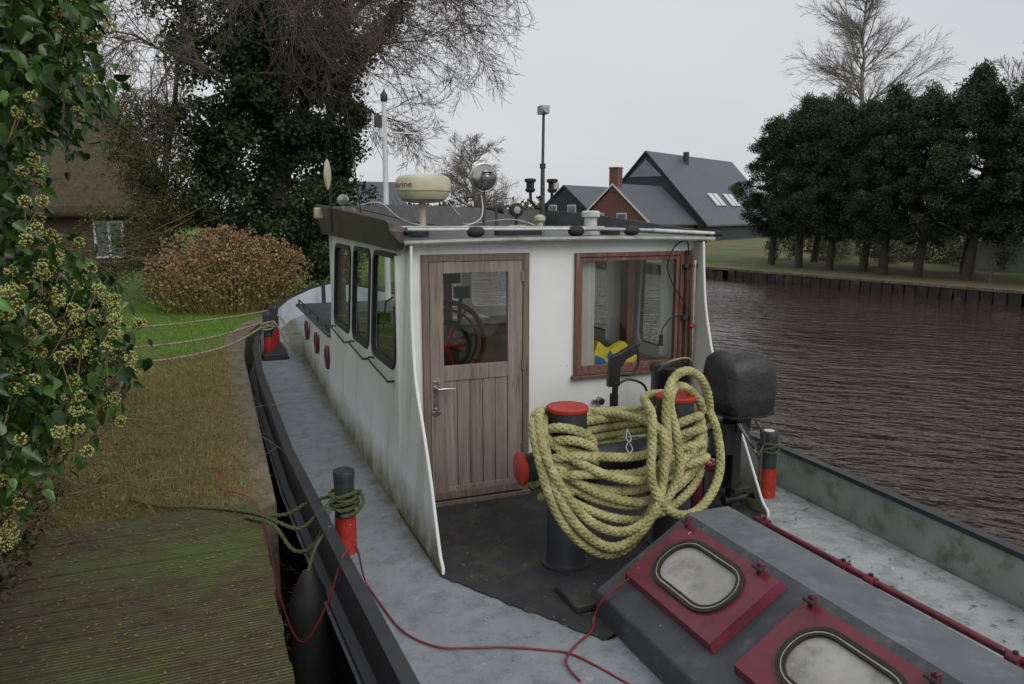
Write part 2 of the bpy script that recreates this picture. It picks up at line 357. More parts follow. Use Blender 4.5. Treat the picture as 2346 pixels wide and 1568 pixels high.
sl=bpy.data.lights.new('sun','SUN'); sl.energy=1.5; sl.angle=math.radians(45); sl.color=(1,.975,.94)
so=bpy.data.objects.new('sun',sl); COL.objects.link(so)
sd=Vector((math.sin(az)*math.cos(SE),math.cos(az)*math.cos(SE),math.sin(SE))); so.rotation_euler=sd.to_track_quat('Z','Y').to_euler()
scene.view_settings.view_transform='Standard'; scene.view_settings.look='None'; scene.view_settings.exposure=0

# ---------------------------------------------------------------- ground, water
WZ=-.9; GZ=.17
m,nt,b=newmat('canal_water')
tc=N(nt,'ShaderNodeTexCoord'); m1=N(nt,'ShaderNodeMapping'); m1.inputs['Rotation'].default_value=(0,0,math.radians(42)); nt.links.new(tc.outputs['Object'],m1.inputs[0])
m2=N(nt,'ShaderNodeMapping'); m2.inputs['Scale'].default_value=(.75,1.7,1); nt.links.new(m1.outputs[0],m2.inputs[0]); v=m2.outputs[0]
b.inputs['Base Color'].default_value=(.040,.027,.019,1); b.inputs['Roughness'].default_value=.05; b.inputs['IOR'].default_value=1.4; b.inputs['Specular IOR Level'].default_value=.7
n1=noise(nt,v,2.6,3,.55); n2=noise(nt,v,.16,3); n3=noise(nt,v,.9,2,.5)
mu=N(nt,'ShaderNodeMath',operation='MULTIPLY'); nt.links.new(n1,mu.inputs[0]); nt.links.new(ramp(nt,n2,.32,.62,(.45,.45,.45,1)),mu.inputs[1])
ad=N(nt,'ShaderNodeMath',operation='MULTIPLY_ADD'); ad.inputs[1].default_value=.6; nt.links.new(n3,ad.inputs[0]); nt.links.new(mu.outputs[0],ad.inputs[2])
bp=N(nt,'ShaderNodeBump'); bp.inputs['Strength'].default_value=1; bp.inputs['Distance'].default_value=.16; nt.links.new(ad.outputs[0],bp.inputs['Height']); nt.links.new(bp.outputs[0],b.inputs['Normal'])
mb=MB(); mb.add([(-60,-60,WZ),(400,-60,WZ),(400,500,WZ),(-60,500,WZ)],[(0,1,2,3)],m); mb.obj('water')

def lawnmat(name,g1,g2,straw,s=.7,t=(.45,.6)):
    m,nt,b=newmat(name); v=coords(nt)
    c=mix(nt,ramp(nt,noise(nt,v,6,8,.7),.35,.65),lin(g1),lin(g2)); c=mix(nt,ramp(nt,noise(nt,v,s,6,.65),*t),c,lin(straw))
    nt.links.new(c,b.inputs['Base Color']); b.inputs['Roughness'].default_value=.95
    bp=N(nt,'ShaderNodeBump'); bp.inputs['Strength'].default_value=.8; bp.inputs['Distance'].default_value=.04; nt.links.new(noise(nt,v,25,6,.8),bp.inputs['Height']); nt.links.new(bp.outputs[0],b.inputs['Normal'])
    return m
lawnL=lawnmat('lawn_grass','#5a7a28','#4a6a20','#66702f',.6,(.5,.7))
lawnR=lawnmat('far_lawn','#56693a','#4a5c34','#6e6548',.35,(.42,.56))
shore=[(.14,-40),(.14,0),(.14,5.15),(.36,5.22),(.40,8),(.44,11),(.56,13),(.9,14.6),(1.6,15.9),(2.8,17.1),(4.2,19.5),(6.5,26),(12,40),(15.5,60),(28,120),(60,400)]
mb=MB(); V=[];F=[]
for i,(x,y) in enumerate(shore): V+=[(x-.3,y,GZ),(-400,y,GZ)]
F=[(2*i,2*i+2,2*i+3,2*i+1) for i in range(len(shore)-1)]; mb.add(V,F,lawnL); mb.obj('ground')
mb=MB(); rows=[]
for x,y in shore:
    k=0 if y<5.2 else .035
    rows.append([(x-.31,y,GZ-.05),(x-.31,y,GZ+k),(x,y,GZ+k),(x,y,WZ-.6)])
mb.loft(rows[:-2],'concrete'); mb.obj('quay_edge',bevel=.01)
fs=[(36,-40),(31,-10),(28.6,2),(26.6,10),(25.1,17.2),(22.7,29.9),(20.5,42),(19.5,60),(32,125),(65,400)]
FZ=-.42
mb=MB(); V=[]
for x,y in fs: V+=[(x,y,FZ),(x+1.0,y,FZ),(500,y,FZ)]
F=[]
for i in range(len(fs)-1):
    F+=[(3*i,3*i+1,3*i+4,3*i+3),(3*i+1,3*i+2,3*i+5,3*i+4)]
mb.add(V,F,lawnR); mb.obj('far_bank_ground')
mb=MB()
for i in range(3,len(fs)-3):
    a=Vector((*fs[i],0));b_=Vector((*fs[i+1],0)); L=(b_-a).length; k=int(L/.45); d=(b_-a)/L; nrm=Vector((d.y,-d.x,0))
    if nrm.x>0:nrm=-nrm
    for j in range(k):
        p=a+d*(j*.45+.03)+nrm*(.02+.02*(j%2)); q=p+d*.4
        h=FZ+random.uniform(-.02,.03)
        mb.prism([(p.x,p.y,WZ-.3),(q.x,q.y,WZ-.3),(q.x,q.y,h-.06),(p.x,p.y,h-.06)],nrm*.06,'piling')
    p=a+nrm*.1;q=b_+nrm*.1
    mb.prism([(p.x,p.y,FZ-.05),(q.x,q.y,FZ-.05),(q.x,q.y,FZ+.05),(p.x,p.y,FZ+.05)],nrm*-.25,'concrete')
mb.obj('sheet_piling')

# ---------------------------------------------------------------- boat
boat=empty('canal_tugboat'); CX=2.38
ys=[-1,1.0,2.7,4,6,9,10.5,11.5,13,14.3,15.1,15.45]; xps=[1.0,.78,.66,.6,.53,.52,.56,.67,.93,1.35,1.85,2.3]
zt=[.32,.30,.30,.31,.31,.35,.40,.46,.53,.64,.74,.8]; zd=[0,0,0,0,0,.03,.06,.1,.16,.24,.3,.33]
Y=np.concatenate([np.linspace(-1,11,49),np.linspace(11.15,15.45,30)])
XP=np.interp(Y,ys,xps);ZT=np.interp(Y,ys,zt);ZD=np.interp(Y,ys,zd)
mb=MB()
mb.loft([[(XP[i]+.03,Y[i],ZD[i]),(CX,Y[i],ZD[i]+.012),(2*CX-XP[i]-.03,Y[i],ZD[i])] for i in range(len(Y))],'deck'); mb.obj('deck',boat)
mb=MB(); rows=[]
for i in range(len(Y)):
    if Y[i]<=8.6: 
        x0=3.3+.03*math.sin(Y[i]*9); rows.append([(x0,Y[i],ZD[i]+.014),(2*CX-XP[i]-.05,Y[i],ZD[i]+.009)])
mb.loft(rows,'deckw'); mb.obj('starboard_deck_paint',boat)
for side,nm in ((0,'port'),(1,'starboard')):
    mb=MB(); R1=[];R2=[];R3=[];R4=[]
    def mx(x): return x if side==0 else 2*CX-x
    for i in range(len(Y)):
        x=XP[i];y=Y[i];z=ZT[i];d=ZD[i]
        R1.append([(mx(x-.035),y,z-.02),(mx(x-.035),y,z+.012),(mx(x+.035),y,z+.012),(mx(x+.035),y,z-.02)])
        R2.append([(mx(x+.022),y,z-.018),(mx(x+.03),y,d-.02)])
        R3.append([(mx(x-.015),y,z-.018),(mx(x-.02),y,d+.05),(mx(x-.02+.0),y,d-.1),(mx(x+.03),y,-.5),(mx(x+.12),y,-1.2)])
        R4.append([(mx(x-.02),y,d+.04),(mx(x-.07),y,d+.03),(mx(x-.07),y,d-.06),(mx(x-.02),y,d-.08)])
    mb.loft(R1,'black');mb.loft(R3,'black');mb.loft(R4,'black')
    mb.loft(R2,'bulw' if side else 'deck')
    mb.obj('bulwark_'+nm,boat,ang=30)
mb=MB(); rows=[]
for i in range(len(Y)):
    if Y[i]>11.2:
        x=2*CX-XP[i]; rows.append([(x-.034,Y[i],ZT[i]-.02),(x-.042,Y[i],ZD[i])])
mb.loft(rows,'bow')
rows=[[(XP[i]+.034,Y[i],ZT[i]-.02),(XP[i]+.042,Y[i],ZD[i])] for i in range(len(Y)) if Y[i]>11.2]
mb.loft(rows,'bow'); mb.cyl((2.1,15.0,.3),(2.1,15.0,.85),.04,.04,'black'); mb.obj('bow_inner_plating',boat)
mb=MB(); mb.tube([(XP[i]-.078,Y[i],ZD[i]-.01) for i in range(len(Y)) if Y[i]<11],.01,'midgrey',6); mb.obj('rubbing_strake',boat)
poly=[(1.2,4.14),(1.2,5.26),(3.64,5.26),(3.64,4.25),(3.3,3.7),(3.22,3.3),(1.9,3.2),(1.77,3.16)]
pts=[]
for i in range(len(poly)):
    a=np.array(poly[i]);b_=np.array(poly[(i+1)%len(poly)]);k=26
    for j in range(k):
        p=a+(b_-a)*j/k; jit=.014 if i in(4,5,6,7,3) else 0; pts.append((p[0]+random.uniform(-jit,jit),p[1]+random.uniform(-jit,jit),.0165))
mb=MB(); mb.add(pts,[tuple(range(len(pts)))],'blackdeck'); mb.obj('black_well_deck',boat)

# wheelhouse
xp=lambda z:1.21+.05*z
xs=lambda z:3.645+.03*z
fport=lambda a,b,h:(xp(b)+h,a,b)
fstar=lambda a,b,h:(xs(b)-h,a,b)
YA,YF,ZR=5.25,8.5,1.96
mb=MB()
wins=[(5.47,6.27,1.03,1.835,.09),(6.44,7.16,1.03,1.83,.09),(7.36,8.22,1.03,1.82,.09)]
winst=[(5.47,6.02,1.0,1.835,.09),(6.36,7.16,1.0,1.83,.09),(7.36,8.22,1.0,1.82,.09)]
cuts=[YA,6.355,7.26,YF]; cutst=[YA,6.19,7.26,YF]
for f,W_,C_ in ((fport,wins,cuts),(fstar,winst,cutst)):
    for k,wn in enumerate(W_): cellring(mb,(C_[k],C_[k+1],.9,ZR-.03),wn,f,.03,'whiteside')
    a=[f(YA,0,0),f(YF,0,0),f(YF,.9,0),f(YA,.9,0)]
    mb.add(a,[(0,1,2,3)],'whiteside'); mb.add([f(YA,0,.03),f(YF,0,.03),f(YF,.9,.03),f(YA,.9,.03)],[(3,2,1,0)],'inside')
    zz=[0,.05,.1,.25,.54,.8,1.05,1.4,1.7,1.93]; yy=[4.16,4.17,4.23,4.33,4.52,4.72,4.92,5.05,5.11,5.14]
    rows=[[f(YA,z,0),f(y,z,0),f(y,z,.018),f(YA,z,.018)] for z,y in zip(zz,yy)]
    mb.loft(rows,'whiteside')
    mb.tube(cr([f(y,z,.009) for z,y in zip(zz,yy)],4),.011,'white',8)
mb.obj('wheelhouse_sides',boat,ang=30)
mb=MB()
for f,W_ in ((fport,wins),(fstar,winst)):
    for wn in W_:
        frame(mb,wn,f,.028,.014,'rubber',.012,.02); 
mb.obj('side_window_frames',boat)
mb=MB()
for f,W_ in ((fport,wins),(fstar,winst)):
    for wn in W_: pane(mb,wn,f,.016,'glassd')
mb.obj('side_window_glass',boat)
D0,D1,DT=1.415,2.225,1.86; W0,W1,WB,WT=2.62,3.57,.92,1.845
mb=MB()
def wall(x0,x1,z0,z1,m='white',y=YA,t=.035): mb.box(x0,x1,y,y+t,z0,z1,m)
wall(1.28,D0,0.0,ZR); wall(D0,D1,DT,ZR); wall(D1,W0,.1,ZR); wall(W0,W1,.1,WB); wall(W0,W1,WT,ZR); wall(W1,3.66,.1,ZR)
mb.box(1.23,1.28,YA+.002,YA+.03,0,ZR-.1,'white'); mb.box(3.66,3.70,YA+.002,YA+.03,.1,ZR-.02,'white')
mb.box(D1,3.66,YA+.01,YA+.03,0,.1,'black')
mb.obj('wheelhouse_aft_wall',boat)
mb=MB(); ff=lambda a,b,h:(a,YF-h,b)
for x0,x1,h0,h1 in ((1.27,2.08,1.40,2.02),(2.08,2.82,2.14,2.76),(2.82,3.68,2.88,3.56)):
    cellring(mb,(x0,x1,.9,ZR+.02),(h0,h1,1.08,1.84,.07),ff,.03,'white')
mb.box(1.25,3.66,YF-.03,YF,0,.9,'white')
mb.box(1.28,3.62,YA+.04,YF-.03,.02,.05,'inside')
mb.box(1.32,3.6,YF-.6,YF-.05,.05,.93,'inside'); mb.box(1.32,3.6,YF-.62,YF-.05,.931,.95,'mahog')
mb.box(2.5,3.6,YA+.05,YA+.5,.05,.86,'inside'); mb.box(2.5,3.62,YA+.05,YA+.52,.861,.89,'varn')
mb.obj('wheelhouse_front_and_interior',boat)
mb=MB()
mb.box(D0-.005,D0+.045,YA-.025,YA+.05,.03,DT+.005,'woodd'); mb.box(D1-.045,D1+.005,YA-.025,YA+.05,.03,DT+.005,'woodd')
mb.box(D0+.045,D1-.045,YA-.023,YA+.05,DT-.045,DT+.005,'woodd'); mb.box(D0-.01,D1+.01,YA-.05,YA+.05,.0,.045,'woodd')
x0,x1,z0,z1=D0+.049,D1-.049,.05,DT-.05; y0,y1=YA-.02,YA+.02
gx0,gx1,gz0,gz1=1.565,2.06,1.06,1.73
mb.box(x0,gx0,y0,y1,z0,z1,'wood'); mb.box(gx1,x1,y0,y1,z0,z1,'wood')
mb.box(gx0,gx1,y0+.001,y1,gz1,z1,'wood'); mb.box(gx0,gx1,y0+.001,y1,.95,gz0,'wood'); mb.box(gx0,gx1,y0+.001,y1,z0,.15,'wood')
k=5; wd=(gx1-gx0)/k
for i in range(k): mb.box(gx0+i*wd+.002,gx0+(i+1)*wd-.002,y0+.01,y1-.006,.15,.95,'wood')
mb.box(gx0,gx1,y1-.008,y1-.002,.15,.95,'woodd')
mb.box(x0+.002,x1-.002,y0-.02,y0-.001,z0+.01,z0+.07,'woodd')
mb.obj('wooden_door',boat,bevel=.004)
mb=MB(); 
for a,b_,c_,d_,yy in ((gx0,gx1,gz0,gz1,YA-.002),(W0+.04,W1-.04,WB+.04,WT-.04,YA+.007)): mb.add([(a,yy,c_),(b_,yy,c_),(b_,yy,d_),(a,yy,d_)],[(0,1,2,3)],'glass')
mb.obj('aft_glass',boat)
mb=MB(); hx=1.5
mb.box(hx-.022,hx+.022,y0-.006,y0,.70,.96,'chrome'); mb.cyl((hx,y0,.905),(hx,y0-.05,.905),.012,.012,'chrome')
mb.tube([(hx,y0-.05,.905),(hx+.05,y0-.055,.907),(hx+.13,y0-.05,.9)],.009,'chrome'); mb.cyl((hx,y0,.745),(hx,y0-.02,.745),.016,.014,'chrome')
mb.box(hx-.03,hx+.03,y0-.012,y0-.006,.715,.735,'chrome')
for z in (1.66,.35,1.0): mb.cyl((D1-.05,y0-.008,z),(D1-.05,y0-.008,z+.07),.008,.008,'chrome')
mb.obj('door_handle',boat,bevel=.002)
mb=MB()
def wframe(x0,x1,z0,z1,w,y0,y1,m):
    mb.box(x0,x0+w,y0,y1,z0,z1,m); mb.box(x1-w,x1,y0,y1,z0,z1,m); mb.box(x0+w,x1-w,y0+.002,y1,z0,z0+w,m); mb.box(x0+w,x1-w,y0+.002,y1,z1-w,z1,m)
wframe(W0-.01,W1+.01,WB-.01,WT+.01,.032,YA-.028,YA+.03,'mahog'); wframe(W0+.022,W1-.022,WB+.022,WT-.022,.034,YA-.014,YA+.02,'mahog')
mb.box(W0-.03,W1+.03,YA-.05,YA,WB-.035,WB-.012,'mahog')
mb.obj('aft_window_frame',boat,bevel=.003)
mb=MB()
def curtain(a,b_,z0,z1,amp=.018):
    n=48; r=[]; a=np.array(a);b_=np.array(b_); d=b_-a; nn=np.array([-d[1],d[0]])/np.linalg.norm(d)
    for z,s in ((z1,1),(z0+(z1-z0)*.4,.75),(z0,1.0)):
        row=[]
        for i in range(n+1):
            p=a+d*i/n+nn*amp*s*math.sin(i*.95); row.append((p[0],p[1],z))
        r.append(row)
    mb.loft(r,'curtain')
curtain((2.67,YA+.06),(2.82,YA+.06),.93,1.82); curtain((3.58,6.20),(3.56,6.44),.95,1.84); curtain((3.60,5.36),(3.58,5.54),.95,1.84,.014); curtain((3.42,YF-.1),(3.54,YF-.1),1,1.84); curtain((1.33,YF-.1),(1.42,YF-.1),1,1.84)
mb.obj('window_curtains',boat)
mb=MB(); mb.box(3.55,3.62,6.05,6.18,.05,1.95,'varn'); mb.box(3.60,3.635,7.18,7.34,.9,1.93,'mahog')
mb.obj('interior_post',boat)
mb=MB()
pts=[(2.86,.91),(3.24,.91),(3.26,1.0),(3.14,1.12),(3.0,1.06),(2.9,1.14),(2.86,1.04)]
mb.prism([(x,YA+.13,z) for x,z in pts],(0,.08,0),'yellow'); mb.prism([(2.87,YA+.126,.94),(3.0,YA+.126,.94),(2.94,YA+.126,1.0),(2.87,YA+.126,1.03)],(0,-.004,0),'blue'); mb.prism([(2.97,YA+.126,1.0),(3.04,YA+.126,1.02),(3.0,YA+.126,1.06)],(0,-.004,0),'blue')
mb.obj('folded_flag',bevel=.01)
mb=MB(); c=(2.0,6.6,1.0)
def ring(c,r,t,m,n=40): mb.tube([(c[0]+r*math.cos(2*math.pi*i/n),c[1],c[2]+r*math.sin(2*math.pi*i/n)) for i in range(n)],t,m,8,closed=True)
ring(c,.36,.024,'varn'); ring(c,.29,.012,'varn')
for k in range(8):
    a=math.pi*k/4+.2; mb.cyl((c[0],c[1],c[2]),(c[0]+.36*math.cos(a),c[1],c[2]+.36*math.sin(a)),.013,.011,'varn',8)
mb.cyl((c[0],c[1]-.03,c[2]),(c[0],c[1]+.05,c[2]),.06,.06,'chrome'); ring((c[0]-.06,c[1]-.2,c[2]-.0),.21,.024,'blackpl')
for k in range(5):
    a=2*math.pi*k/5; mb.cyl((c[0]-.06,c[1]-.2,c[2]),(c[0]-.06+.2*math.cos(a),c[1]-.2,c[2]+.2*math.sin(a)),.014,.014,'redp',8)
mb.cyl((c[0],c[1]+.05,c[2]),(c[0],c[1]+.3,c[2]),.05,.09,'varn'); mb.box(c[0]-.2,c[0]+.2,c[1]+.25,c[1]+.5,.05,.93,'mahog')
mb.obj('steering_wheel',boat)
mb=MB()
mb.box(1.98,2.24,6.9,7.0,1.5,1.68,'blackpl'); mb.box(2.08,2.12,6.92,6.98,1.68,1.95,'blackpl'); mb.box(1.92,2.06,7.0,7.1,1.3,1.5,'blackpl'); mb.box(2.14,2.2,7.05,7.15,.95,1.5,'mahog')
mb.box(1.6,1.8,7.95,8.1,1.0,1.12,'blackpl'); mb.cyl((1.85,7.8,.95),(1.85,7.8,1.2),.05,.06,'blackpl'); mb.cyl((2.4,7.5,.95),(2.42,7.45,1.35),.02,.02,'blackpl'); mb.box(2.34,2.5,7.4,7.46,1.3,1.42,'blackpl')
mb.box(2.35,2.9,7.9,8.2,.95,1.02,'plasticw'); mb.tube([(1.7,7.9,.95),(1.72,7.8,1.25),(1.8,7.8,1.3)],.01,'blackpl')
mb.obj('helm_instruments',boat,bevel=.006)
mb=MB(); rows=[]
for x in np.linspace(1.24,3.80,13):
    z=1.965+.018*(1-((x-2.5)/1.3)**2); rows.append([(x,YA-.11,z-.03),(x,YA-.11,z),(x,YF+.1,z+.03),(x,YF+.1,z-.01)])
mb.loft(rows,'darkgrey'); 
rows=[[(r[0][0],YA-.115,r[0][2]+.0),(r[0][0],YA-.122,r[0][2]+.012),(r[0][0],YA-.115,r[0][2]+.028),(r[0][0],YA-.10,r[0][2]+.031)] for r in rows]
mb.loft(rows,'trimgrey'); mb.obj('wheelhouse_roof',boat)
mb=MB()
fr=[(1.30,8.55),(2.0,8.68),(2.6,8.7),(3.2,8.66),(3.78,8.5)]; P=cr([(x,y,0) for x,y in fr],5)
mb.loft([[(p[0],p[1]-.03,1.97),(p[0],p[1]+.05,2.255-.04*abs(p[0]-2.1)),(p[0],p[1]+.07,2.255-.04*abs(p[0]-2.1)),(p[0],p[1]+.03,1.9)] for p in P],'black')
mb.loft([[(3.80,y,1.95),(3.86,y,z),(3.88,y,z),(3.83,y,1.9)] for y,z in ((8.5,2.19),(7.5,2.15),(6.3,2.07),(5.3,2.0))],'black')
mb.loft([[(1.24,y,z-.02),(1.17,y,z),(1.15,y,z-.01),(1.215,y,zb),(1.25,y,zb)] for y,z,zb in ((8.6,2.25,1.93),(8,2.23,1.93),(7,2.19,1.92),(6,2.15,1.91),(5.35,2.12,1.90),(5.15,2.11,1.90),(5.08,2.09,1.92),(5.05,2.04,1.96))],'brown')
mb.prism([(1.15,5.05,2.035),(1.215,5.05,1.96),(1.25,5.05,1.955),(1.24,5.05,2.03)],(0,.01,0),'brown')
mb.obj('roof_coaming',boat,ang=50)
mb=MB()
for wn in wins:
    ya,yb=wn[0]+.02,wn[1]-.05; x=xp(.96)-.05
    mb.tube(cr([(xp(.97),yb,.975),(x,yb-.02,.97),(x,ya+.1,.93),(x,ya,.925),(xp(.93),ya,.925)],5),.009,'blackpl')
mb.obj('port_grab_rails',boat)
mb=MB()
yb=11.6
mb.add([(1.24,YF,0),(1.27,YF,.82),(3.6,YF,.82),(3.66,YF,0),(1.3,yb,.05),(1.36,yb,.76),(3.4,yb,.76),(3.46,yb,.05)],[(0,4,5,1),(5,4,7,6),(2,6,7,3)],'whiteside')
mb.box(1.22,3.68,YF,yb+.06,.80,.835,'darkgrey'); 
mb.obj('forward_cabin',boat,bevel=.006)
mb=MB(); 
for y in (8.9,9.6,10.3,11.0,11.5): mb.cyl((1.26,y,.83),(1.26,y,.9),.008,.008,'blackpl',8)
mb.tube([(1.26,8.7,.835),(1.26,8.75,.9),(1.26,11.55,.9),(1.26,11.6,.835)],.009,'blackpl'); mb.obj('forward_cabin_rail',boat)
mb=MB()
for y in (8.85,9.9,11.05):
    xx=1.24+.06*(y-8.5)/3.1+.012
    A=[(.075*math.cos(t),.125*math.sin(t)) for t in np.linspace(0,2*math.pi,25)[:-1]]
    mb.tube([(xx-.012,y+a*1.2,.52+b_) for a,b_ in A],.018,'maroon',8,closed=True)
    mb.add([(xx-.006,y+a*1.2,.52+b_) for a,b_ in A],[tuple(range(24))],'winglass')
mb.obj('oval_portholes',boat)
# skylight
sk=empty('deck_skylight')
sx0,sz0,sx1,sz1=1.85,.15,2.42,.5; SL=math.hypot(sx1-sx0,sz1-sz0); sv=Vector(((sx1-sx0)/SL,0,(sz1-sz0)/SL)); nv=Vector((-sv.z,0,sv.x)); O=Vector((sx0,0,sz0))
mb=MB(); prof=[(1.85,.012),(1.85,.15),(2.42,.5),(2.70,.5),(3.22,.16),(3.22,.012)]
mb.add([(x,3.42,z) for x,z in prof]+[(x,-.6,z) for x,z in prof],[(0,1,2,3,4,5),(0,6,7,1),(1,7,8,2),(3,9,10,4),(4,10,11,5)],'darkgrey')
mb.add([(2.42,3.42,.5),(2.70,3.42,.5),(2.70,-.6,.5),(2.42,-.6,.5)],[(0,1,2,3)],'midgrey')
mb.obj('skylight_body',sk,bevel=.012)
def hatch(y0,y1,nm):
    b0,b1=.165,.60; f=lambda a,b,h:tuple(O+Vector((0,a,0))+sv*b+nv*(.052-h))
    mb=MB(); cy=(y0+y1)/2; cb=(b0+b1)/2+.005; hole=(cy-.265,cy+.265,cb-.145,cb+.145,.135)
    cellring(mb,(y0,y1,b0,b1),hole,f,.05,'maroon')
    c=[f(y0,b0,0),f(y1,b0,0),f(y1,b1,0),f(y0,b1,0),f(y0-.012,b0-.012,.05),f(y1+.012,b0-.012,.05),f(y1+.012,b1+.012,.05),f(y0-.012,b1+.012,.05)]
    mb.add(c,[(0,4,5,1),(1,5,6,2),(2,6,7,3),(3,7,4,0)],'maroon')
    mb.obj(nm+'_frame',sk)
    mb=MB(); frame(mb,hole,f,.014,.016,'rubber',.004,.02); h2=(hole[0]+.006,hole[1]-.006,hole[2]+.006,hole[3]-.006,.129); frame(mb,h2,f,.0,.012,'seal',.007,.02); h3=(hole[0]+.013,hole[1]-.013,hole[2]+.013,hole[3]-.013,.122); frame(mb,h3,f,.0,.014,'rubber',.012,.02)
    pane(mb,h3,f,.004,'hatchglass')
    for yy in (y0+.1,y1-.06):
        for s in (0,1):
            mb.box(-.012,.012,-.004,.004,-.01,.05,'maroon',Matrix.Translation(Vector(f(yy+.02*s,b1-.02,0))))
        mb.cyl(f(yy-.02,b1-.02,-.03),f(yy+.045,b1-.02,-.03),.009,.009,'black',8)
    mb.obj(nm+'_window',sk)
hatch(2.57,3.31,'hatch_a'); hatch(1.64,2.40,'hatch_b'); hatch(.7,1.46,'hatch_c')
mb=MB(); mb.cyl((3.35,3.95,.12),(3.39,-.5,.14),.022,.022,'maroon',12)
for y in (3.86,3.18,2.98,2.15,1.95):
    mb.cyl((3.35,y-.03,.122),(3.35,y+.03,.122),.036,.036,'maroon',12); mb.box(3.33,3.39,y-.02,y+.02,.02,.12,'maroon'); mb.cyl((3.35,y,.13),(3.35,y,.17),.012,.012,'black',8)
mb.obj('deck_pipe_rail',boat)
mb=MB(); mb.box(1.75,2.3,3.44,3.72,.017,.06,'blackdeck'); mb.obj('black_deck_step',boat,bevel=.01)

# bollards
mb=MB()
for x in (1.97,2.73):
    mb.lathe((x,4.03,0),(0,0,1),[(.15,.012),(.15,.03),(.125,.035),(.118,.05),(.118,.985),(.125,.988)],'black',28)
    mb.lathe((x,4.03,0),(0,0,1),[(.125,.988),(.127,.992),(.127,1.008),(.12,1.015),(.0001,1.017)],'redp',28)
mb.cyl((1.68,4.03,.66),(3.02,4.03,.66),.085,.085,'black',24)
mb.lathe((1.68,4.03,.66),(-1,0,0),[(.098,0),(.1,.004),(.1,.02),(.092,.026),(.0001,.028)],'redp',28); mb.lathe((3.02,4.03,.66),(1,0,0),[(.098,0),(.1,.02),(.0001,.026)],'black',24)
mb.obj('double_bollard')
def bollard(x,y,z0,h,r,top='black'):
    mb=MB(); hr=h*.45
    mb.lathe((x,y,z0),(0,0,1),[(r*1.02,0),(r*1.02,hr)],'redp',20)
    mb.lathe((x,y,z0),(0,0,1),[(r*.96,hr),(r*.96,h*.9),(r*1.02,h*.9),(r*1.02,h-.004),(r*.98,h)],'black',20)
    mb.lathe((x,y,z0),(0,0,1),[(r*.97,h-.002),(.0001,h+.003)],top,20)
    mb.obj('mooring_bollard')
bollard(.74,4.72,0,.55,.066); bollard(3.9,4.5,0,.53,.066,'whitetrim'); bollard(.80,11.45,.1,.66,.07); bollard(.93,12.0,.12,.66,.07)
mb=MB(); mb.box(.7,1.05,11.2,12.3,.09,.18,'black'); mb.obj('bollard_base',boat,bevel=.01)

# ropes
def braid(mb,path,R,sr,pitch,m,closed=False,nst=4,n=5):
    P=np.asarray(path,float)
    seg=np.linalg.norm(np.diff(np.vstack([P,P[:1]]) if closed else P,axis=0),axis=1); s=np.concatenate([[0],np.cumsum(seg)]); tot=s[-1]
    PP=np.vstack([P,P[:1]]) if closed else P
    K=max(8,int(tot/.0075)); ss=np.linspace(0,tot,K+(0 if closed else 1),endpoint=not closed)
    Q=np.stack([np.interp(ss,s,PP[:,i]) for i in range(3)],1)
    for _ in range(3):
        if closed: Q=(np.roll(Q,1,0)+Q*2+np.roll(Q,-1,0))/4
        else: Q[1:-1]=(Q[:-2]+2*Q[1:-1]+Q[2:])/4
    T=(np.roll(Q,-1,0)-np.roll(Q,1,0)) if closed else np.gradient(Q,axis=0); T/=np.linalg.norm(T,axis=1)[:,None]
    U=np.zeros_like(Q); u=np.cross(T[0],[.3,.2,.9]); u/=np.linalg.norm(u)
    for i in range(len(Q)):
        u=u-T[i]*np.dot(u,T[i]); u/=np.linalg.norm(u); U[i]=u
    W=np.cross(T,U)
    if closed: pitch=tot/max(1,round(tot/pitch))
    for sgn in (1,-1):
        for k in range(nst):
            ph=2*math.pi*(k/nst)+sgn*2*math.pi*ss/pitch
            rr=R*(1+sgn*.16*np.cos(nst*2*math.pi*ss/pitch))
            C=Q+U*(rr*np.cos(ph))[:,None]+W*(rr*np.sin(ph))[:,None]
            mb.tube([tuple(c) for c in C],sr,m,n,closed=closed)
mb=MB(); loops=[]
def ell(dx,dy,z,drop,tilt=0):
    pts=[]
    for k in range(24):
        a=2*math.pi*k/24; x=math.cos(a);y=math.sin(a)
        fr=max(0,-y); pts.append((2.35+x*(.56+dx)+random.uniform(-.005,.005),4.03+y*(.16+dy),z-drop*fr**1.3*(1-.15*abs(x))+tilt*x))
    return pts
for i,(z,dr) in enumerate(((.86,.16),(.80,.20),(.74,.24),(.68,.27),(.62,.30),(.80,.36),(.88,.30))):
    loops.append(ell(.012*(i%3),.016*i,z,dr,random.uniform(-.03,.03)))
def one(cx,r,z,tl,ph,front=0):
    return [(cx+r*math.cos(2*math.pi*k/14),4.03+(r+.0)*math.sin(2*math.pi*k/14)-front*max(0,-math.sin(2*math.pi*k/14)),z+tl*math.cos(2*math.pi*k/14+ph)) for k in range(14)]
loops+= [one(1.97,.155,.80,.12,2.2),one(1.97,.165,.72,.13,2.0),one(1.96,.18,.64,.12,1.8),one(1.97,.20,.55,.10,1.7),one(1.98,.16,.46,.08,1.7),one(2.73,.155,.80,.1,1.2),one(2.74,.17,.72,.1,1.3),one(2.73,.18,.64,.09,1.4),one(2.74,.20,.55,.08,1.2)]
loops.append([(1.74,4.0,.96),(1.70,3.84,.78),(1.76,3.74,.5),(1.9,3.70,.3),(2.1,3.69,.19),(2.28,3.70,.27),(2.42,3.72,.5),(2.49,3.74,.75),(2.5,3.78,.98),(2.58,3.86,1.14),(2.72,3.92,1.19),(2.86,3.96,1.13),(2.96,4.0,.98),(3.02,4.1,.8),(2.85,4.22,.8),(2.4,4.22,.84),(1.95,4.2,.95)])
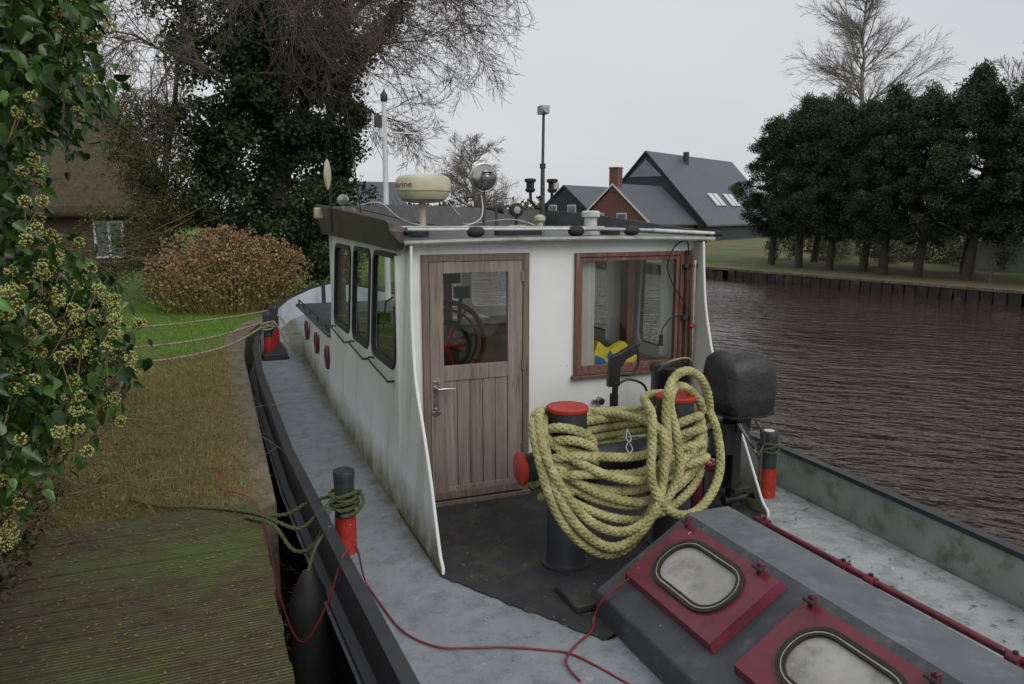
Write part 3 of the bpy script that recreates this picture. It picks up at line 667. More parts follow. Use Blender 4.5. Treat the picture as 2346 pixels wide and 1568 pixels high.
loops.append([(1.77,4.0,.98),(1.73,3.82,.80),(1.82,3.72,.58),(1.98,3.68,.40),(2.2,3.67,.33),(2.42,3.68,.44),(2.55,3.70,.62),(2.57,3.76,.82),(2.55,3.82,1.02),(2.64,3.9,1.10),(2.8,3.98,1.05),(2.93,4.02,.9),(2.9,4.18,.8),(2.4,4.24,.78),(1.95,4.2,.92)])
loops.append([(1.79,3.98,.92),(1.76,3.78,.66),(1.86,3.68,.42),(2.06,3.65,.26),(2.26,3.66,.30),(2.40,3.68,.48),(2.46,3.72,.70),(2.44,3.78,.90),(2.3,4.2,.9),(1.95,4.19,.92)])
loops.append([(2.40,3.78,.98),(2.37,3.72,.80),(2.36,3.70,.62),(2.42,3.67,.46),(2.58,3.66,.37),(2.78,3.72,.42),(2.94,3.82,.58),(3.0,3.98,.82),(2.95,4.12,.96),(2.8,4.2,.98),(2.55,4.1,1.0)])
for lp in loops: braid(mb,cr(lp,10,closed=True),.0165,.0118,.15,'rope',closed=True)
mb.obj('mooring_hawser',ang=180)
mb=MB(); mb.tube(cr([(2.2,3.72,.93),(2.215,3.70,.88),(2.2,3.69,.86),(2.185,3.70,.88),(2.2,3.72,.93)],6),.004,'alu'); mb.tube(cr([(2.2,3.70,.86),(2.215,3.68,.82),(2.19,3.67,.80),(2.18,3.69,.83),(2.2,3.70,.86)],6),.004,'alu'); mb.obj('snap_shackle')
def twist(name,pts,R,m,closed=False,extra=None,n=10):
    mb=MB(); 
    for path in [pts]+(extra or []):
        P=cr(path,n); s=np.concatenate([[0],np.cumsum(np.linalg.norm(np.diff(P,axis=0),axis=1))]); K=max(6,int(s[-1]/(R*1.3))); ss=np.linspace(0,s[-1],K); Q=np.stack([np.interp(ss,s,P[:,i]) for i in range(3)],1)
        T=np.gradient(Q,axis=0);T/=np.linalg.norm(T,axis=1)[:,None]+1e-9; h=np.array([.31,.2,.93]); U=np.cross(T,h);U/=np.linalg.norm(U,axis=1)[:,None];W=np.cross(T,U)
        for k in range(3):
            ph=2*math.pi*k/3+ss/(R*1.6); C=Q+U*(R*.5*np.cos(ph))[:,None]+W*(R*.5*np.sin(ph))[:,None]; mb.tube([tuple(c) for c in C],R*.58,m,5)
    return mb.obj(name,ang=180)
def coil(x,y,r,z,turns,dz=.02):
    return [(x+(r+.006*math.sin(k*3.1))*math.cos(k*.7),y+(r+.006*math.sin(k*2.3))*math.sin(k*.7),z+dz*k*.7/6.28+.008*math.sin(k*1.7)) for k in range(int(turns*9))]
twist('mooring_line',coil(.74,4.72,.086,.30,4,.028),.013,'ropeg',extra=[
 [(.66,4.68,.38),(.56,4.66,.3),(.45,4.68,.22),(.33,4.8,.235),(.2,5.0,.24),(-.05,5.2,.24),(-.35,5.35,.24),(-.5,5.5,.24),(-.6,5.7,.2)],
 [(.67,4.8,.36),(.55,4.95,.28),(.4,5.0,.2),(.28,5.02,.21)],
 [(.64,4.66,.33),(.52,4.5,.18),(.4,4.55,.14),(.3,4.75,.24),(.15,4.95,.24)],
 [(.83,4.68,.42),(.84,4.62,.36),(.78,4.6,.3),(.7,4.62,.28)]])
twist('mooring_line',coil(.80,11.45,.09,.5,4,.03),.016,'ropew',extra=[
 [(.72,11.4,.55),(.2,11.2,.33),(-.6,10.9,.25),(-1.6,10.6,.3),(-2.6,10.2,.42)],[(.72,11.5,.6),(.0,11.5,.42),(-1.0,11.3,.38),(-2.6,10.9,.5)],
 [(.88,11.5,.62),(1.0,11.4,.4),(1.05,11.2,.14)],[(.95,12,.68),(1.08,11.8,.5),(1.15,11.5,.16)],[(.9,12.1,.7),(.2,12.6,.55),(-1,13.2,.4),(-2.6,13.6,.4)]])
twist('mooring_line',coil(3.9,4.5,.078,.36,3,.03),.009,'ropeg',extra=[[(3.82,4.48,.38),(3.8,4.46,.2),(3.8,4.45,.02)]])
mb=MB()
mb.tube(cr([(-.15,6.2,.2),(.02,6.0,.24),(.0,5.6,.24),(.2,5.3,.23),(.27,5.0,.1),(.3,4.5,-.1),(.36,3.95,-.12),(.5,3.9,.1),(.6,3.95,.33),(.68,4.0,.34),(.76,4.22,.04),(.79,4.0,.012),(.84,3.64,.012),(.96,3.43,.012),(1.1,3.36,.012),(1.27,3.3,.012),(1.45,3.2,.012),(1.57,3.1,.014),(1.69,2.82,.012),(1.8,2.5,.012)],10),.0055,'redcable',8)
mb.tube(cr([(1.5,2.9,.014),(1.5,3.05,.02),(1.6,3.16,.018),(1.75,3.26,.02),(1.8,3.33,.05),(1.84,3.3,.16),(1.97,3.26,.27),(2.05,3.22,.33)],10),.0055,'redcable',8)
mb.obj('red_power_cable')
mb=MB(); mb.lathe((.44,4.2,0),(0,0,1),[(.03,.16),(.05,.13),(.1,.02),(.115,-.03),(.115,-.85),(.03,-1)],'rubber',20); mb.tube(cr([(.44,4.2,.15),(.5,4.3,.25),(.6,4.4,.32)],5),.01,'ropeg'); mb.obj('boat_fender')
mb=MB(); mb.lathe((.42,2.9,0),(0,0,1),[(.03,.06),(.05,.03),(.1,-.02),(.115,-.1),(.115,-.85),(.03,-1)],'rubber',20); mb.obj('boat_fender')
mb=MB(); mb.box(.38,.46,9.3,10.2,-.35,.12,'rubber'); mb.obj('rubber_fender_block',bevel=.02)
# outboard motor
ob=empty('outboard_motor'); mb=MB(); ox,oy=3.40,4.25
rows=[]
for z,sx,sy,dx in ((.775,.13,.13,.0),(.79,.18,.17,0),(.82,.205,.19,.0),(.92,.215,.20,.0),(1.03,.212,.20,-.005),(1.11,.20,.19,-.015),(1.17,.175,.17,-.03),(1.20,.13,.13,-.04),(1.212,.06,.06,-.05)):
    rows.append([(ox+dx+sx*math.copysign(abs(math.cos(t))**.5,math.cos(t))*(1+.025*math.sin(5*t+z*9)+.015*math.sin(13*t-z*30)),oy+sy*math.copysign(abs(math.sin(t))**.5,math.sin(t))*(1+.02*math.sin(9*t+z*25)),z+.012*math.sin(3*t+z*20)) for t in np.linspace(0,2*math.pi,61)[:-1]])
mb.loft(rows,'cover',close=True); mb.add([rows[-1][i] for i in range(60)],[tuple(range(60))],'cover')
mb.tube([(r[0],r[1],.79) for r in rows[1]],.012,'rubber',6,closed=True); mb.obj('engine_cover',ob,ang=60)
mb=MB(); mb.box(ox-.06,ox+.06,oy-.07,oy+.09,.66,.79,'blackpl'); mb.box(ox-.05,ox+.02,oy-.03,oy+.07,.25,.68,'blackpl'); mb.box(ox-.06,ox+.08,oy-.08,oy+.12,.22,.25,'blackpl')
mb.prism([(ox-.04,oy,.25),(ox+.06,oy,.25),(ox+.05,oy,.08),(ox+.0,oy,.03),(ox-.02,oy,.1)],(0,.03,0),'blackpl'); mb.cyl((ox-.08,oy+.015,.14),(ox+.12,oy+.015,.14),.035,.022,'blackpl',14)
for k in range(3):
    a=2.1*k+.3; mb.prism([(ox+.125,oy+.015,.14),(ox+.12,oy+.015+.085*math.cos(a),.14+.085*math.sin(a)),(ox+.15,oy+.015+.07*math.cos(a+.7),.14+.07*math.sin(a+.7))],(.006,0,0),'blackpl')
mb.box(ox-.14,ox-.06,oy-.06,oy+.1,.5,.72,'blackpl'); mb.box(ox+.05,ox+.26,oy-.02,oy+.02,.74,.77,'blackpl'); mb.cyl((ox+.24,oy,.755),(ox+.3,oy,.755),.018,.018,'rubber')
mb.obj('leg_and_bracket',ob,bevel=.008)
mb=MB(); 
for k in range(4): mb.tube(cr([(ox-.1+.02*k,oy-.12,.74),(ox-.03+.02*k,oy-.2,.6-.03*k),(ox+.06,oy-.16,.52),(ox+.12,oy-.14,.62),(ox+.05,oy-.12,.75)],8),.007,'ropew' if k==1 else 'blackpl',6)
mb.obj('control_cables',ob)
mb=MB(); mb.box(3.2,3.5,oy+.1,oy+.13,.3,.62,'black'); mb.box(3.22,3.27,oy+.1,oy+.14,.0,.3,'black'); mb.box(3.43,3.48,oy+.1,oy+.14,.0,.3,'black'); mb.obj('outboard_motor_stand',bevel=.004)
mb=MB(); mb.lathe((3.17,4.75,.016),(0,0,1),[(.14,0),(.145,.02),(.145,.96),(.155,.98),(.155,1.02),(.14,1.03),(.13,1.0),(.0001,.99)],'blackpl',28)
mb.tube(cr([(3.03,4.72,1.0),(3.05,4.6,1.1),(3.2,4.58,1.12),(3.3,4.65,1.02)],6),.008,'ropew'); mb.obj('plastic_barrel')
mb=MB(); mb.lathe((3.24,4.44,.016),(0,0,1),[(.065,0),(.07,.03),(.07,.42),(.055,.5),(.03,.54),(.03,.6)],'maroon',20)
mb.obj('fire_extinguisher')
mb=MB(); c=Vector((3.24,4.33,.44)); vdir=Vector((-.61,-.79,0)); rt=Vector((.79,-.61,0))
def disc(r0,r1,h,m,n=24):
    vs=[c+rt*(r*math.cos(2*math.pi*i/n))+Vector((0,0,r*math.sin(2*math.pi*i/n)))+vdir*h for r in (r0,r1) for i in range(n)]
    mb.add(vs,[(i,(i+1)%n,n+(i+1)%n,n+i) for i in range(n)],m)
disc(.0005,.05,.0,'whitetrim'); disc(.036,.047,.003,'redp'); 
a=Vector((0,0,1))*.027+rt*-.027; t=Vector((0,0,1))*.005+rt*.005; mb.add([c+a+t+vdir*.004,c+a-t+vdir*.004,c-a-t+vdir*.004,c-a+t+vdir*.004],[(0,1,2,3)],'redp')
mb.add([c+rt*x+Vector((0,0,z))+vdir*.002 for x,z in ((-.01,-.016),(.01,-.016),(.01,.013),(-.01,.013))],[(0,1,2,3)],'black')
mb.prism([c+rt*-.06+Vector((0,0,-.08))-vdir*.003,c+rt*.06+Vector((0,0,-.08))-vdir*.003,c+rt*.06+Vector((0,0,.12))-vdir*.003,c+rt*-.06+Vector((0,0,.12))-vdir*.003],-vdir*.006,'maroon'); mb.obj('prohibition_sign')
mb=MB(); gx,gy=2.62,4.62
mb.tube([(gx,gy,.5),(gx,gy,.78),(gx+.01,gy,.98)],.022,'blackpl',12); mb.cyl((gx,gy,.5),(gx,gy,.9),.03,.03,'blackpl')
mb.prism([(gx-.04,gy,.95),(gx+.045,gy,.95),(gx+.05,gy,1.08),(gx+.1,gy,1.14),(gx+.17,gy,1.17),(gx+.2,gy,1.24),(gx+.17,gy,1.25),(gx+.05,gy,1.19),(gx-.03,gy,1.16)],(0,.045,0),'blackpl')
mb.tube(cr([(gx+.19,gy+.02,1.22),(gx+.2,gy+.02,1.1),(gx+.15,gy+.02,1.03),(gx+.05,gy+.02,1.03)],6),.01,'blackpl'); mb.tube(cr([(gx+.03,gy+.02,.95),(gx+.12,gy+.02,.99),(gx+.25,gy+.02,.94),(gx+.35,gy+.1,.8)],8),.01,'blackpl')
mb.obj('pressure_washer_gun',bevel=.006)
mb=MB(); mb.cyl((2.84,YA,.69),(2.84,YA-.05,.69),.03,.028,'chrome'); mb.cyl((2.84,YA-.05,.69),(2.84,YA-.06,.69),.022,.02,'blackpl'); mb.cyl((2.79,YA,.69),(2.79,YA-.03,.69),.014,.014,'chrome'); mb.obj('deck_socket')
mb=MB(); mb.box(3.59,3.64,YA-.06,YA-.01,.75,1.86,'mahog'); mb.cyl((3.66,YA-.06,.7),(3.655,YA-.06,1.78),.012,.012,'plasticw'); mb.cyl((3.63,YA-.09,.6),(3.61,YA-.09,1.88),.011,.011,'mahog'); mb.box(3.56,3.68,YA-.07,YA,1.3,1.33,'black'); mb.box(3.56,3.68,YA-.07,YA,1.72,1.75,'black'); mb.cyl((3.6,YA-.1,1.25),(3.64,YA-.1,1.26),.016,.016,'redp')
mb.obj('stowed_boat_poles',bevel=.003)
mb=MB(); mb.tube(cr([(3.6,YA-.05,1.8),(3.56,YA-.08,1.93),(3.46,YA-.07,1.9),(3.4,YA-.06,1.75),(3.45,YA-.06,1.6),(3.56,YA-.06,1.45),(3.58,YA-.06,1.35),(3.45,YA-.07,1.33),(3.37,YA-.07,1.25),(3.35,YA-.08,1.18)],8),.006,'blackpl',6); mb.cyl((3.35,YA-.08,1.20),(3.345,YA-.08,1.11),.014,.02,'blackpl',10); mb.obj('hanging_cable')
# roof gear
mb=MB(); mb.cyl((1.69,6.2,1.98),(1.69,6.2,2.25),.028,.028,'plastic'); mb.lathe((1.70,6.2,2.235),(0,0,1),[(.09,0),(.15,.01),(.185,.03),(.205,.06),(.214,.085),(.214,.092),(.224,.095),(.226,.105),(.222,.175),(.212,.20),(.19,.215),(.15,.222),(.0001,.226)],'plastic',40); rd=mb.obj('radar_dome',ang=25)
tx=bpy.data.curves.new('t','FONT'); tx.body='Novarine'; tx.size=.085; tx.extrude=0; to=bpy.data.objects.new('t',tx); COL.objects.link(to)
dg=bpy.context.evaluated_depsgraph_get(); me=bpy.data.meshes.new_from_object(to.evaluated_get(dg)); bpy.data.objects.remove(to)
xs_=[v.co.x for v in me.vertices]; wdt=max(xs_)
for v in me.vertices:
    th=math.radians(-128)+(v.co.x-wdt)/.224; v.co=Vector((1.70+.2275*math.cos(th),6.2+.2275*math.sin(th),2.355+v.co.y*.85))
me.materials.clear(); me.materials.append(M['maroon']); o=bpy.data.objects.new('lettering',me); COL.objects.link(o); o.parent=rd
mb=MB(); sx_,sy_=2.26,6.3
mb.cyl((sx_,sy_,1.98),(sx_,sy_,2.34),.014,.014,'darkgrey'); mb.tube([(sx_+.115*math.cos(t),sy_,2.45+.115*math.sin(t)) for t in np.linspace(0,2*math.pi,31)[:-1]],.012,'chrome',8,closed=True)
mb.lathe((sx_,sy_,2.45),(0,-1,0),[(.112,-.03),(.11,.0),(.1,.04),(.07,.08),(.03,.1),(.0001,.105)],'chrome',28)
for k in range(5): mb.box(sx_-.06+.006*abs(k-2),sx_+.06-.006*abs(k-2),sy_-.11,sy_-.075,2.41+.02*k,2.417+.02*k,'darkgrey')
mb.lathe((sx_,sy_,2.45),(0,1,0),[(.11,.03),(.09,.045),(.0001,.05)],'winglass',28); mb.obj('searchlight')
mb=MB(); mb.cyl((2.81,6.3,1.98),(2.81,6.3,2.55),.022,.018,'darkgrey'); mb.cyl((2.81,6.3,2.55),(2.815,6.3,3.02),.013,.012,'darkgrey'); mb.cyl((2.81,6.3,2.54),(2.81,6.3,2.58),.026,.026,'black'); mb.box(2.78,2.85,6.25,6.36,3.0,3.07,'alu'); mb.cyl((2.81,6.25,3.03),(2.81,6.22,3.03),.024,.026,'alu')
mb.tube([(2.67,6.25,2.36),(2.68,6.26,2.26),(2.74,6.28,2.2),(2.81,6.3,2.2)],.014,'rubber'); mb.tube([(2.88,6.25,2.36),(2.88,6.26,2.28),(2.84,6.28,2.2)],.014,'rubber')
for x in (2.67,2.88): mb.lathe((x,6.25,2.33),(0,0,1),[(.03,0),(.045,.02),(.045,.03),(.034,.035),(.034,.085),(.05,.09),(.05,.115),(.02,.12)],'rubber',18)
mb.lathe((2.9,6.25,2.33),(0,0,1),[(.04,.03),(.04,.085)],'chrome',18)
mb.lathe((2.74,6.2,1.99),(0,0,1),[(.03,0),(.03,.08),(.05,.1),(.05,.13),(.02,.15)],'plastic',14)
mb.obj('navigation_light_mast',bevel=.002)
mb=MB(); mb.lathe((2.52,6.5,2.2),(-.9,.45,0),[(.05,0),(.055,.01),(.05,.03),(.02,.12),(.015,.18)],'darkgrey',20); mb.cyl((2.45,6.5,1.98),(2.45,6.5,2.2),.012,.012,'darkgrey'); mb.obj('deck_horn')
mb=MB(); mb.lathe((2.56,6.3,2.18),(0,-1,0),[(.05,-.06),(.06,-.02),(.062,.02),(.052,.025)],'rubber',20); mb.lathe((2.56,6.3,2.18),(0,-1,0),[(.05,.022),(.0001,.03)],'alu',20); mb.cyl((2.56,6.3,1.98),(2.56,6.3,2.13),.012,.012,'rubber'); mb.box(2.48,2.64,6.25,6.35,1.985,2.05,'plastic'); mb.obj('deck_floodlight')
mb=MB(); mb.lathe((2.82,5.4,1.975),(0,0,1),[(.06,0),(.068,.01),(.068,.06),(.05,.07),(.05,.14),(.055,.145),(.072,.15),(.072,.185),(.06,.195),(.0001,.197)],'plasticw',24); mb.obj('stern_light')
mb=MB(); mb.box(1.10,1.22,8.2,8.35,2.10,2.21,'plastic'); mb.obj('port_navigation_lamp',bevel=.01)
mb=MB(); y=YA-.0
mb.cyl((1.32,y,2.04),(2.7,y,2.035),.011,.011,'plasticw'); mb.cyl((2.7,y,2.035),(3.3,y-.0,2.02),.014,.014,'alu'); mb.cyl((3.3,y,2.02),(3.88,y-.02,1.99),.015,.013,'plasticw'); mb.cyl((1.30,y+.08,2.055),(2.9,y+.08,2.045),.009,.009,'alu')
mb.cyl((3.86,y-.02,1.99),(3.93,y-.02,1.985),.024,.02,'rubber')
for x in (1.82,2.62,3.1): mb.lathe((x,y,2.02),(1,0,0),[(.02,-.06),(.035,-.045),(.04,0),(.035,.045),(.02,.06)],'rubber',12)
mb.obj('telescopic_boat_hook')
mb=MB(); mb.lathe((1.5,5.7,1.985),(0,0,1),[(.1,0),(.1,.03),(.06,.07),(.0001,.08)],'rubber',16); mb.box(2.1,2.45,5.5,5.62,1.985,2.03,'rubber'); mb.lathe((3.05,5.5,1.98),(0,0,1),[(.08,0),(.08,.05),(.04,.07),(.0001,.07)],'rubber',16); mb.obj('roof_vent')
mb=MB(); mb.tube(cr([(1.3,6.9,2.22),(1.45,6.7,2.24),(1.55,6.3,2.1),(1.8,6.0,2.03),(2.15,6.1,2.1),(2.24,6.3,2.3)],8),.005,'plasticw',6); mb.tube(cr([(1.9,6.2,2.26),(2.05,6.3,2.12),(2.2,6.6,2.06),(2.5,6.3,2.1),(2.7,6.2,2.05)],8),.004,'plasticw',6); mb.tube(cr([(1.25,7.4,2.3),(1.3,7,2.2),(1.5,6.8,2.14),(1.65,6.4,2.08),(2.0,6.6,2.04)],8),.005,'blackpl',6); mb.obj('roof_wiring')
mb=MB(); mb.cyl((1.28,6.6,1.98),(1.17,6.6,3.0),.006,.003,'blackpl',8); mb.cyl((1.28,6.6,1.98),(1.275,6.6,2.08),.012,.01,'blackpl'); mb.obj('whip_antenna')
mb=MB(); mb.cyl((1.12,7.3,1.98),(1.12,7.3,2.4),.012,.012,'rubber')
A=[]
for hx_,rr in ((-.035,.3),(-.02,.8),(0,1),(.02,.8),(.035,.3)):
    A.append([(1.10+hx_*.95+.02*rr*math.cos(t),7.3+hx_*.3+.07*rr*math.cos(t),2.50+.145*rr*math.sin(t)) for t in np.linspace(0,2*math.pi,25)[:-1]])
mb.loft(A,'plastic',close=True); mb.add(A[0],[tuple(range(24))],'plastic'); mb.add(A[-1],[tuple(range(24))],'plastic'); mb.obj('hailer_speaker')
mb=MB(); mb.lathe((1.2,7.1,2.27),(-.4,-.9,0),[(.03,-.06),(.05,-.02),(.052,.02),(.045,.03),(.0001,.035)],'chrome',18); mb.cyl((1.2,7.1,2.1),(1.2,7.1,2.25),.008,.008,'chrome'); mb.cyl((1.28,7.0,2.1),(1.28,7.0,2.2),.02,.02,'chrome'); mb.obj('chrome_spotlight')
mb=MB(); mb.cyl((2.68,12,.6),(2.70,12,3.85),.05,.035,'whitetrim'); mb.lathe((2.70,12,3.83),(0,0,1),[(.045,0),(.055,.03),(.055,.1),(.02,.15),(.0001,.2)],'black',16); mb.cyl((2.35,12,3.39),(3.2,12,3.37),.012,.012,'whitetrim'); mb.box(2.55,2.65,11.95,12.05,3.45,3.62,'black'); mb.box(2.62,2.69,11.97,12.03,3.3,3.6,'whitetrim'); mb.cyl((2.38,12,3.39),(2.38,12,3.32),.02,.02,'whitetrim'); mb.cyl((3.16,12,3.37),(3.16,12,3.31),.02,.02,'whitetrim'); mb.cyl((2.69,12,2.9),(2.45,12.0,3.39),.004,.004,'black',6)
mb.obj('signal_mast')

# ---------------------------------------------------------------- jetty
def dockmat():
    m,nt,b=newmat('mossy_decking'); v=coords(nt)
    c=mix(nt,ramp(nt,noise(nt,v,2.2,7,.65),.38,.62),lin('#4b4028'),lin('#4f5024')); c=mix(nt,ramp(nt,noise(nt,v,9,7,.7),.48,.66),c,lin('#322a16'))
    c=mix(nt,ramp(nt,noise(nt,v,1.1,6,.7),.46,.60),c,lin('#4f5c1a'))
    c=mix(nt,ramp(nt,noise(nt,v,22,8,.8),.56,.62),c,lin('#6a6c2c'))
    w=N(nt,'ShaderNodeTexWave',wave_type='BANDS',bands_direction='Y'); w.inputs['Scale'].default_value=13; w.inputs['Distortion'].default_value=.5; w.inputs['Detail Scale'].default_value=.8; nt.links.new(v,w.inputs[0])
    c=mix(nt,ramp(nt,w.outputs[1],.0,.5,(.85,.85,.85,1),(0,0,0,1)),c,lin('#1c160a'))
    nt.links.new(c,b.inputs['Base Color']); b.inputs['Roughness'].default_value=.7
    bp=N(nt,'ShaderNodeBump'); bp.inputs['Strength'].default_value=.9; bp.inputs['Distance'].default_value=.008; nt.links.new(w.outputs[1],bp.inputs['Height']); nt.links.new(bp.outputs[0],b.inputs['Normal']); return m
mb=MB(); dm=dockmat(); y=-1.0
while y<5.2:
    T=Matrix.Rotation(random.uniform(-.003,.003),4,'Z'); z=.225+random.uniform(-.003,.003)
    mb.box(-1.08+random.uniform(-.015,.015),.24+random.uniform(-.008,.008),y+.004,y+.141,z-.028,z,dm); y+=.145
mb.box(.17,.2,-1,5.2,-.05,.19,'woodd'); mb.box(-1.0,-.95,-1,5.2,.0,.19,'woodd')
mb.obj('wooden_jetty',bevel=.003)

# ---------------------------------------------------------------- vegetation
def blades(name,P,h,w,mat,lean=.5,parent=None):
    n=len(P); a=rng.uniform(0,2*math.pi,n); hh=h*rng.uniform(.5,1.4,n); ln=np.abs(rng.normal(0,lean,n))
    dx=np.cos(a);dy=np.sin(a); b2=rng.uniform(0,2*math.pi,n); wx=np.cos(b2)*w;wy=np.sin(b2)*w
    T=P+np.stack([dx*ln*hh,dy*ln*hh,hh*np.clip(1-ln*.45,.12,1)],1)
    V=np.stack([P+np.stack([wx,wy,0*wx],1),P-np.stack([wx,wy,0*wx],1),T],1).reshape(-1,3)
    return fastmesh(name,V,np.arange(3*n).reshape(n,3),mat,parent)
gm=leafmat('grass_blades',['#557d24','#668f26','#4a6d20','#7f9a34','#5f8428'],.7,trans=.2)
gm2=leafmat('rough_grass_blades',['#56682c','#6a7434','#4a5c28','#857f48','#5f6a2f'],.8,trans=.1)
sm=leafmat('dead_grass_blades',['#94815a','#7d6d46','#6a6836','#a9946c','#5f6430','#87764c'],.85)
def shx(y): return np.interp(y,[s[1] for s in shore],[s[0]-.32 for s in shore])
n=80000; P=np.stack([rng.uniform(-7,.9,n),rng.uniform(8,19,n),np.full(n,GZ)],1); P=P[P[:,0]<shx(P[:,1])]
blades('lawn_grass',P,.04,.005,gm)
n=60000; y=5.25+rng.beta(1,1.3,n)*6.5; xm=.08-rng.beta(1,2.6,n)*2.6; P=np.stack([xm,y,np.full(n,GZ+.0)],1)
blades('dead_grass',P,.055,.003,sm,1.6)
n=34000; P=np.stack([rng.uniform(-4,.05,n),rng.uniform(5.3,10,n),np.full(n,GZ)],1); blades('rough_grass',P,.055,.0035,gm2,.8)
# tussocks of dead grass along the quay
P=[]
for i in range(150):
    c=np.array([.02-rng.beta(1,2.2)*1.6,rng.uniform(5.3,10.5),GZ]); k=rng.integers(60,190); P.append(c+np.stack([rng.normal(0,.06,k),rng.normal(0,.06,k),np.zeros(k)],1))
blades('grass_tussocks',np.vstack(P),.11,.0028,sm,1.3)
n=14000; P=np.stack([rng.normal(.08,.09,n),rng.uniform(5.3,12,n),np.full(n,GZ+.035)],1); P=P[P[:,0]<.36]; blades('straw_on_quay_edge',P,.05,.003,sm,1.8)
lm=leafmat('fallen_leaf',['#6a5a30','#7d7a3a','#4e3c24','#8a7b4a','#5e6a2e'],.7)
def flat(name,P,size,mat):
    n=len(P); a=rng.uniform(0,6.28,n); s=size*rng.uniform(.4,1.5,n); d=np.stack([np.cos(a),np.sin(a),rng.uniform(-.05,.25,n)],1)*s[:,None]; e=np.stack([-np.sin(a),np.cos(a),rng.uniform(-.1,.2,n)],1)*(s*.4)[:,None]
    V=np.stack([P-d*.5,P+e*.5,P+d*.5,P-e*.5],1).reshape(-1,3); V[:,2]=np.maximum(V[:,2],P[0,2]); return fastmesh(name,V,np.arange(4*n).reshape(n,4),mat)
n=900; P=np.stack([rng.uniform(-1.05,.2,n),rng.uniform(2.3,5.2,n),np.full(n,.231)],1); flat('leaf_litter',P,.02,lm)
n=900; P=np.stack([-3+rng.uniform(0,3,n),rng.uniform(5.3,9,n),np.full(n,GZ+.03)],1); flat('lawn_leaf_litter',P,.04,leafmat('dead_leaf',['#7a5a3a','#8f6f4a','#5f4630','#a08058'],.8))
n=190; P=np.stack([rng.uniform(.75,1.9,n),rng.uniform(2.3,7.2,n),np.full(n,.021)],1); flat('deck_leaf_litter',P,.017,lm)
n=90; P=np.stack([rng.uniform(3.4,4.1,n),rng.uniform(1.5,4.6,n),np.full(n,.021)],1); flat('starboard_leaf_litter',P,.03,leafmat('wet_dead_leaf',['#5a4630','#3f3226','#6a5638'],.7))

# ivy bush in left foreground
ivm=leafmat('ivy_leaf',['#2c4a19','#3c5f1f','#487024','#27421a','#5a8036','#34551d'],.3,cl='#1e3512',clscale=3.5,spec=.5,trans=.15)
edge_z=[.3,.8,1.1,1.3,1.5,1.62,1.75,1.85,1.97,2.08,2.2,2.3,2.42,2.6,2.8,3.3,4.0]; edge_x=[-1.1,-.95,-.80,-.60,-.42,-.27,-.27,-.32,-.40,-.48,-.53,-.50,-.36,-.29,-.28,-.30,-.33]
def ivyleaves(name,P,size,mat,parent=None):
    n=len(P); a=rng.normal(size=(n,3))*.6; a[:,2]-=.8; a[:,0]+=.2; a/=np.linalg.norm(a,axis=1)[:,None]
    c=np.stack([rng.normal(.2,.7,n),rng.normal(-.6,.7,n),rng.normal(.5,.6,n)],1); b=np.cross(a,c); b/=np.linalg.norm(b,axis=1)[:,None]; nn=np.cross(b,a)
    s=(size*rng.uniform(.5,1.3,n))[:,None]
    pr=[(0,0,0),(.12,.24,.07),(.42,.28,.12),(.72,.15,.05),(1,0,-.12),(.72,-.15,.05),(.42,-.28,.12),(.12,-.24,.07),(.45,0,-.02)]
    V=np.stack([P+a*s*u+b*s*v+nn*s*w_ for u,v,w_ in pr],1).reshape(-1,3)
    q=np.array([[0,1,2,8],[8,2,3,4],[8,4,5,6],[0,8,6,7]]); F=(np.arange(n)[:,None,None]*9+q[None]).reshape(-1,4)
    return fastmesh(name,V,F,mat,parent)
cs=[]
while len(cs)<800:
    z=rng.uniform(.75,3.7); y=rng.uniform(2.5,3.7); ex=np.interp(z,edge_z,edge_x)*(y/3.0); x=ex-.05-rng.beta(1,2.2)*.95
    cs.append((x,y,z))
cs=np.array(cs); P=[]
for c in cs:
    k=rng.integers(12,34); P.append(c+rng.normal(size=(k,3))*np.array([.05,.07,.06]))
ivy=empty('ivy_bush'); P=np.vstack(P); ivyleaves('leaves',P,.054,ivm,ivy)
um=leafmat('ivy_flower_head',['#929c50','#adae68','#7f8d44','#b8b476'],.6)
ico=np.array([(0,0,1),(.9,0,0),(0,.9,0),(-.9,0,0),(0,-.9,0),(0,0,-1)]); icf=np.array([(0,1,2),(0,2,3),(0,3,4),(0,4,1),(5,2,1),(5,3,2),(5,4,3),(5,1,4)])
V=[];sg=[]
for i in range(170):
    z=rng.choice([rng.uniform(2.0,3.1),rng.uniform(1.2,2.1),rng.uniform(1.5,1.95)]); y=rng.uniform(2.45,3.0); ex=np.interp(z,edge_z,edge_x)*(y/3.0); c=np.array([ex-rng.beta(1,1.6)*.35+.02,y,z])
    for s_ in range(rng.integers(1,4)):
        cc=c+rng.normal(size=3)*.03
        sg.append((c-np.array([.03,0,.08]),cc,.0025,.002))
        for k in range(34):
            d=rng.normal(size=3); d/=np.linalg.norm(d); q=cc+d*.017; V.append(q+ico*.0042); sg.append((cc,q,.0008,.0008))
V=np.array(V); n=len(V); fastmesh('flower_heads',V.reshape(-1,3),(np.arange(n)[:,None,None]*6+icf[None]).reshape(-1,3),um,ivy)
for i in range(60):
    z=rng.uniform(.3,2.8); sg.append((np.array([-1.2,3.0,z]),np.array([np.interp(z+.2,edge_z,edge_x)-.12,rng.uniform(2.6,3.4),z+.25]),.008,.003))
segmesh('stems',sg,M['stem'],3,ivy)
n=6500; P=np.stack([-1.02-rng.beta(1,1.6,n)*1.2,rng.uniform(2.6,6.2,n),GZ+rng.beta(1,2.5,n)*.30],1); leaves('ground_ivy',P,.042,leafmat('ground_ivy_leaf',['#2f4220','#57432f','#453327','#3b5223','#6a5238'],.5),.8)
sg=[]
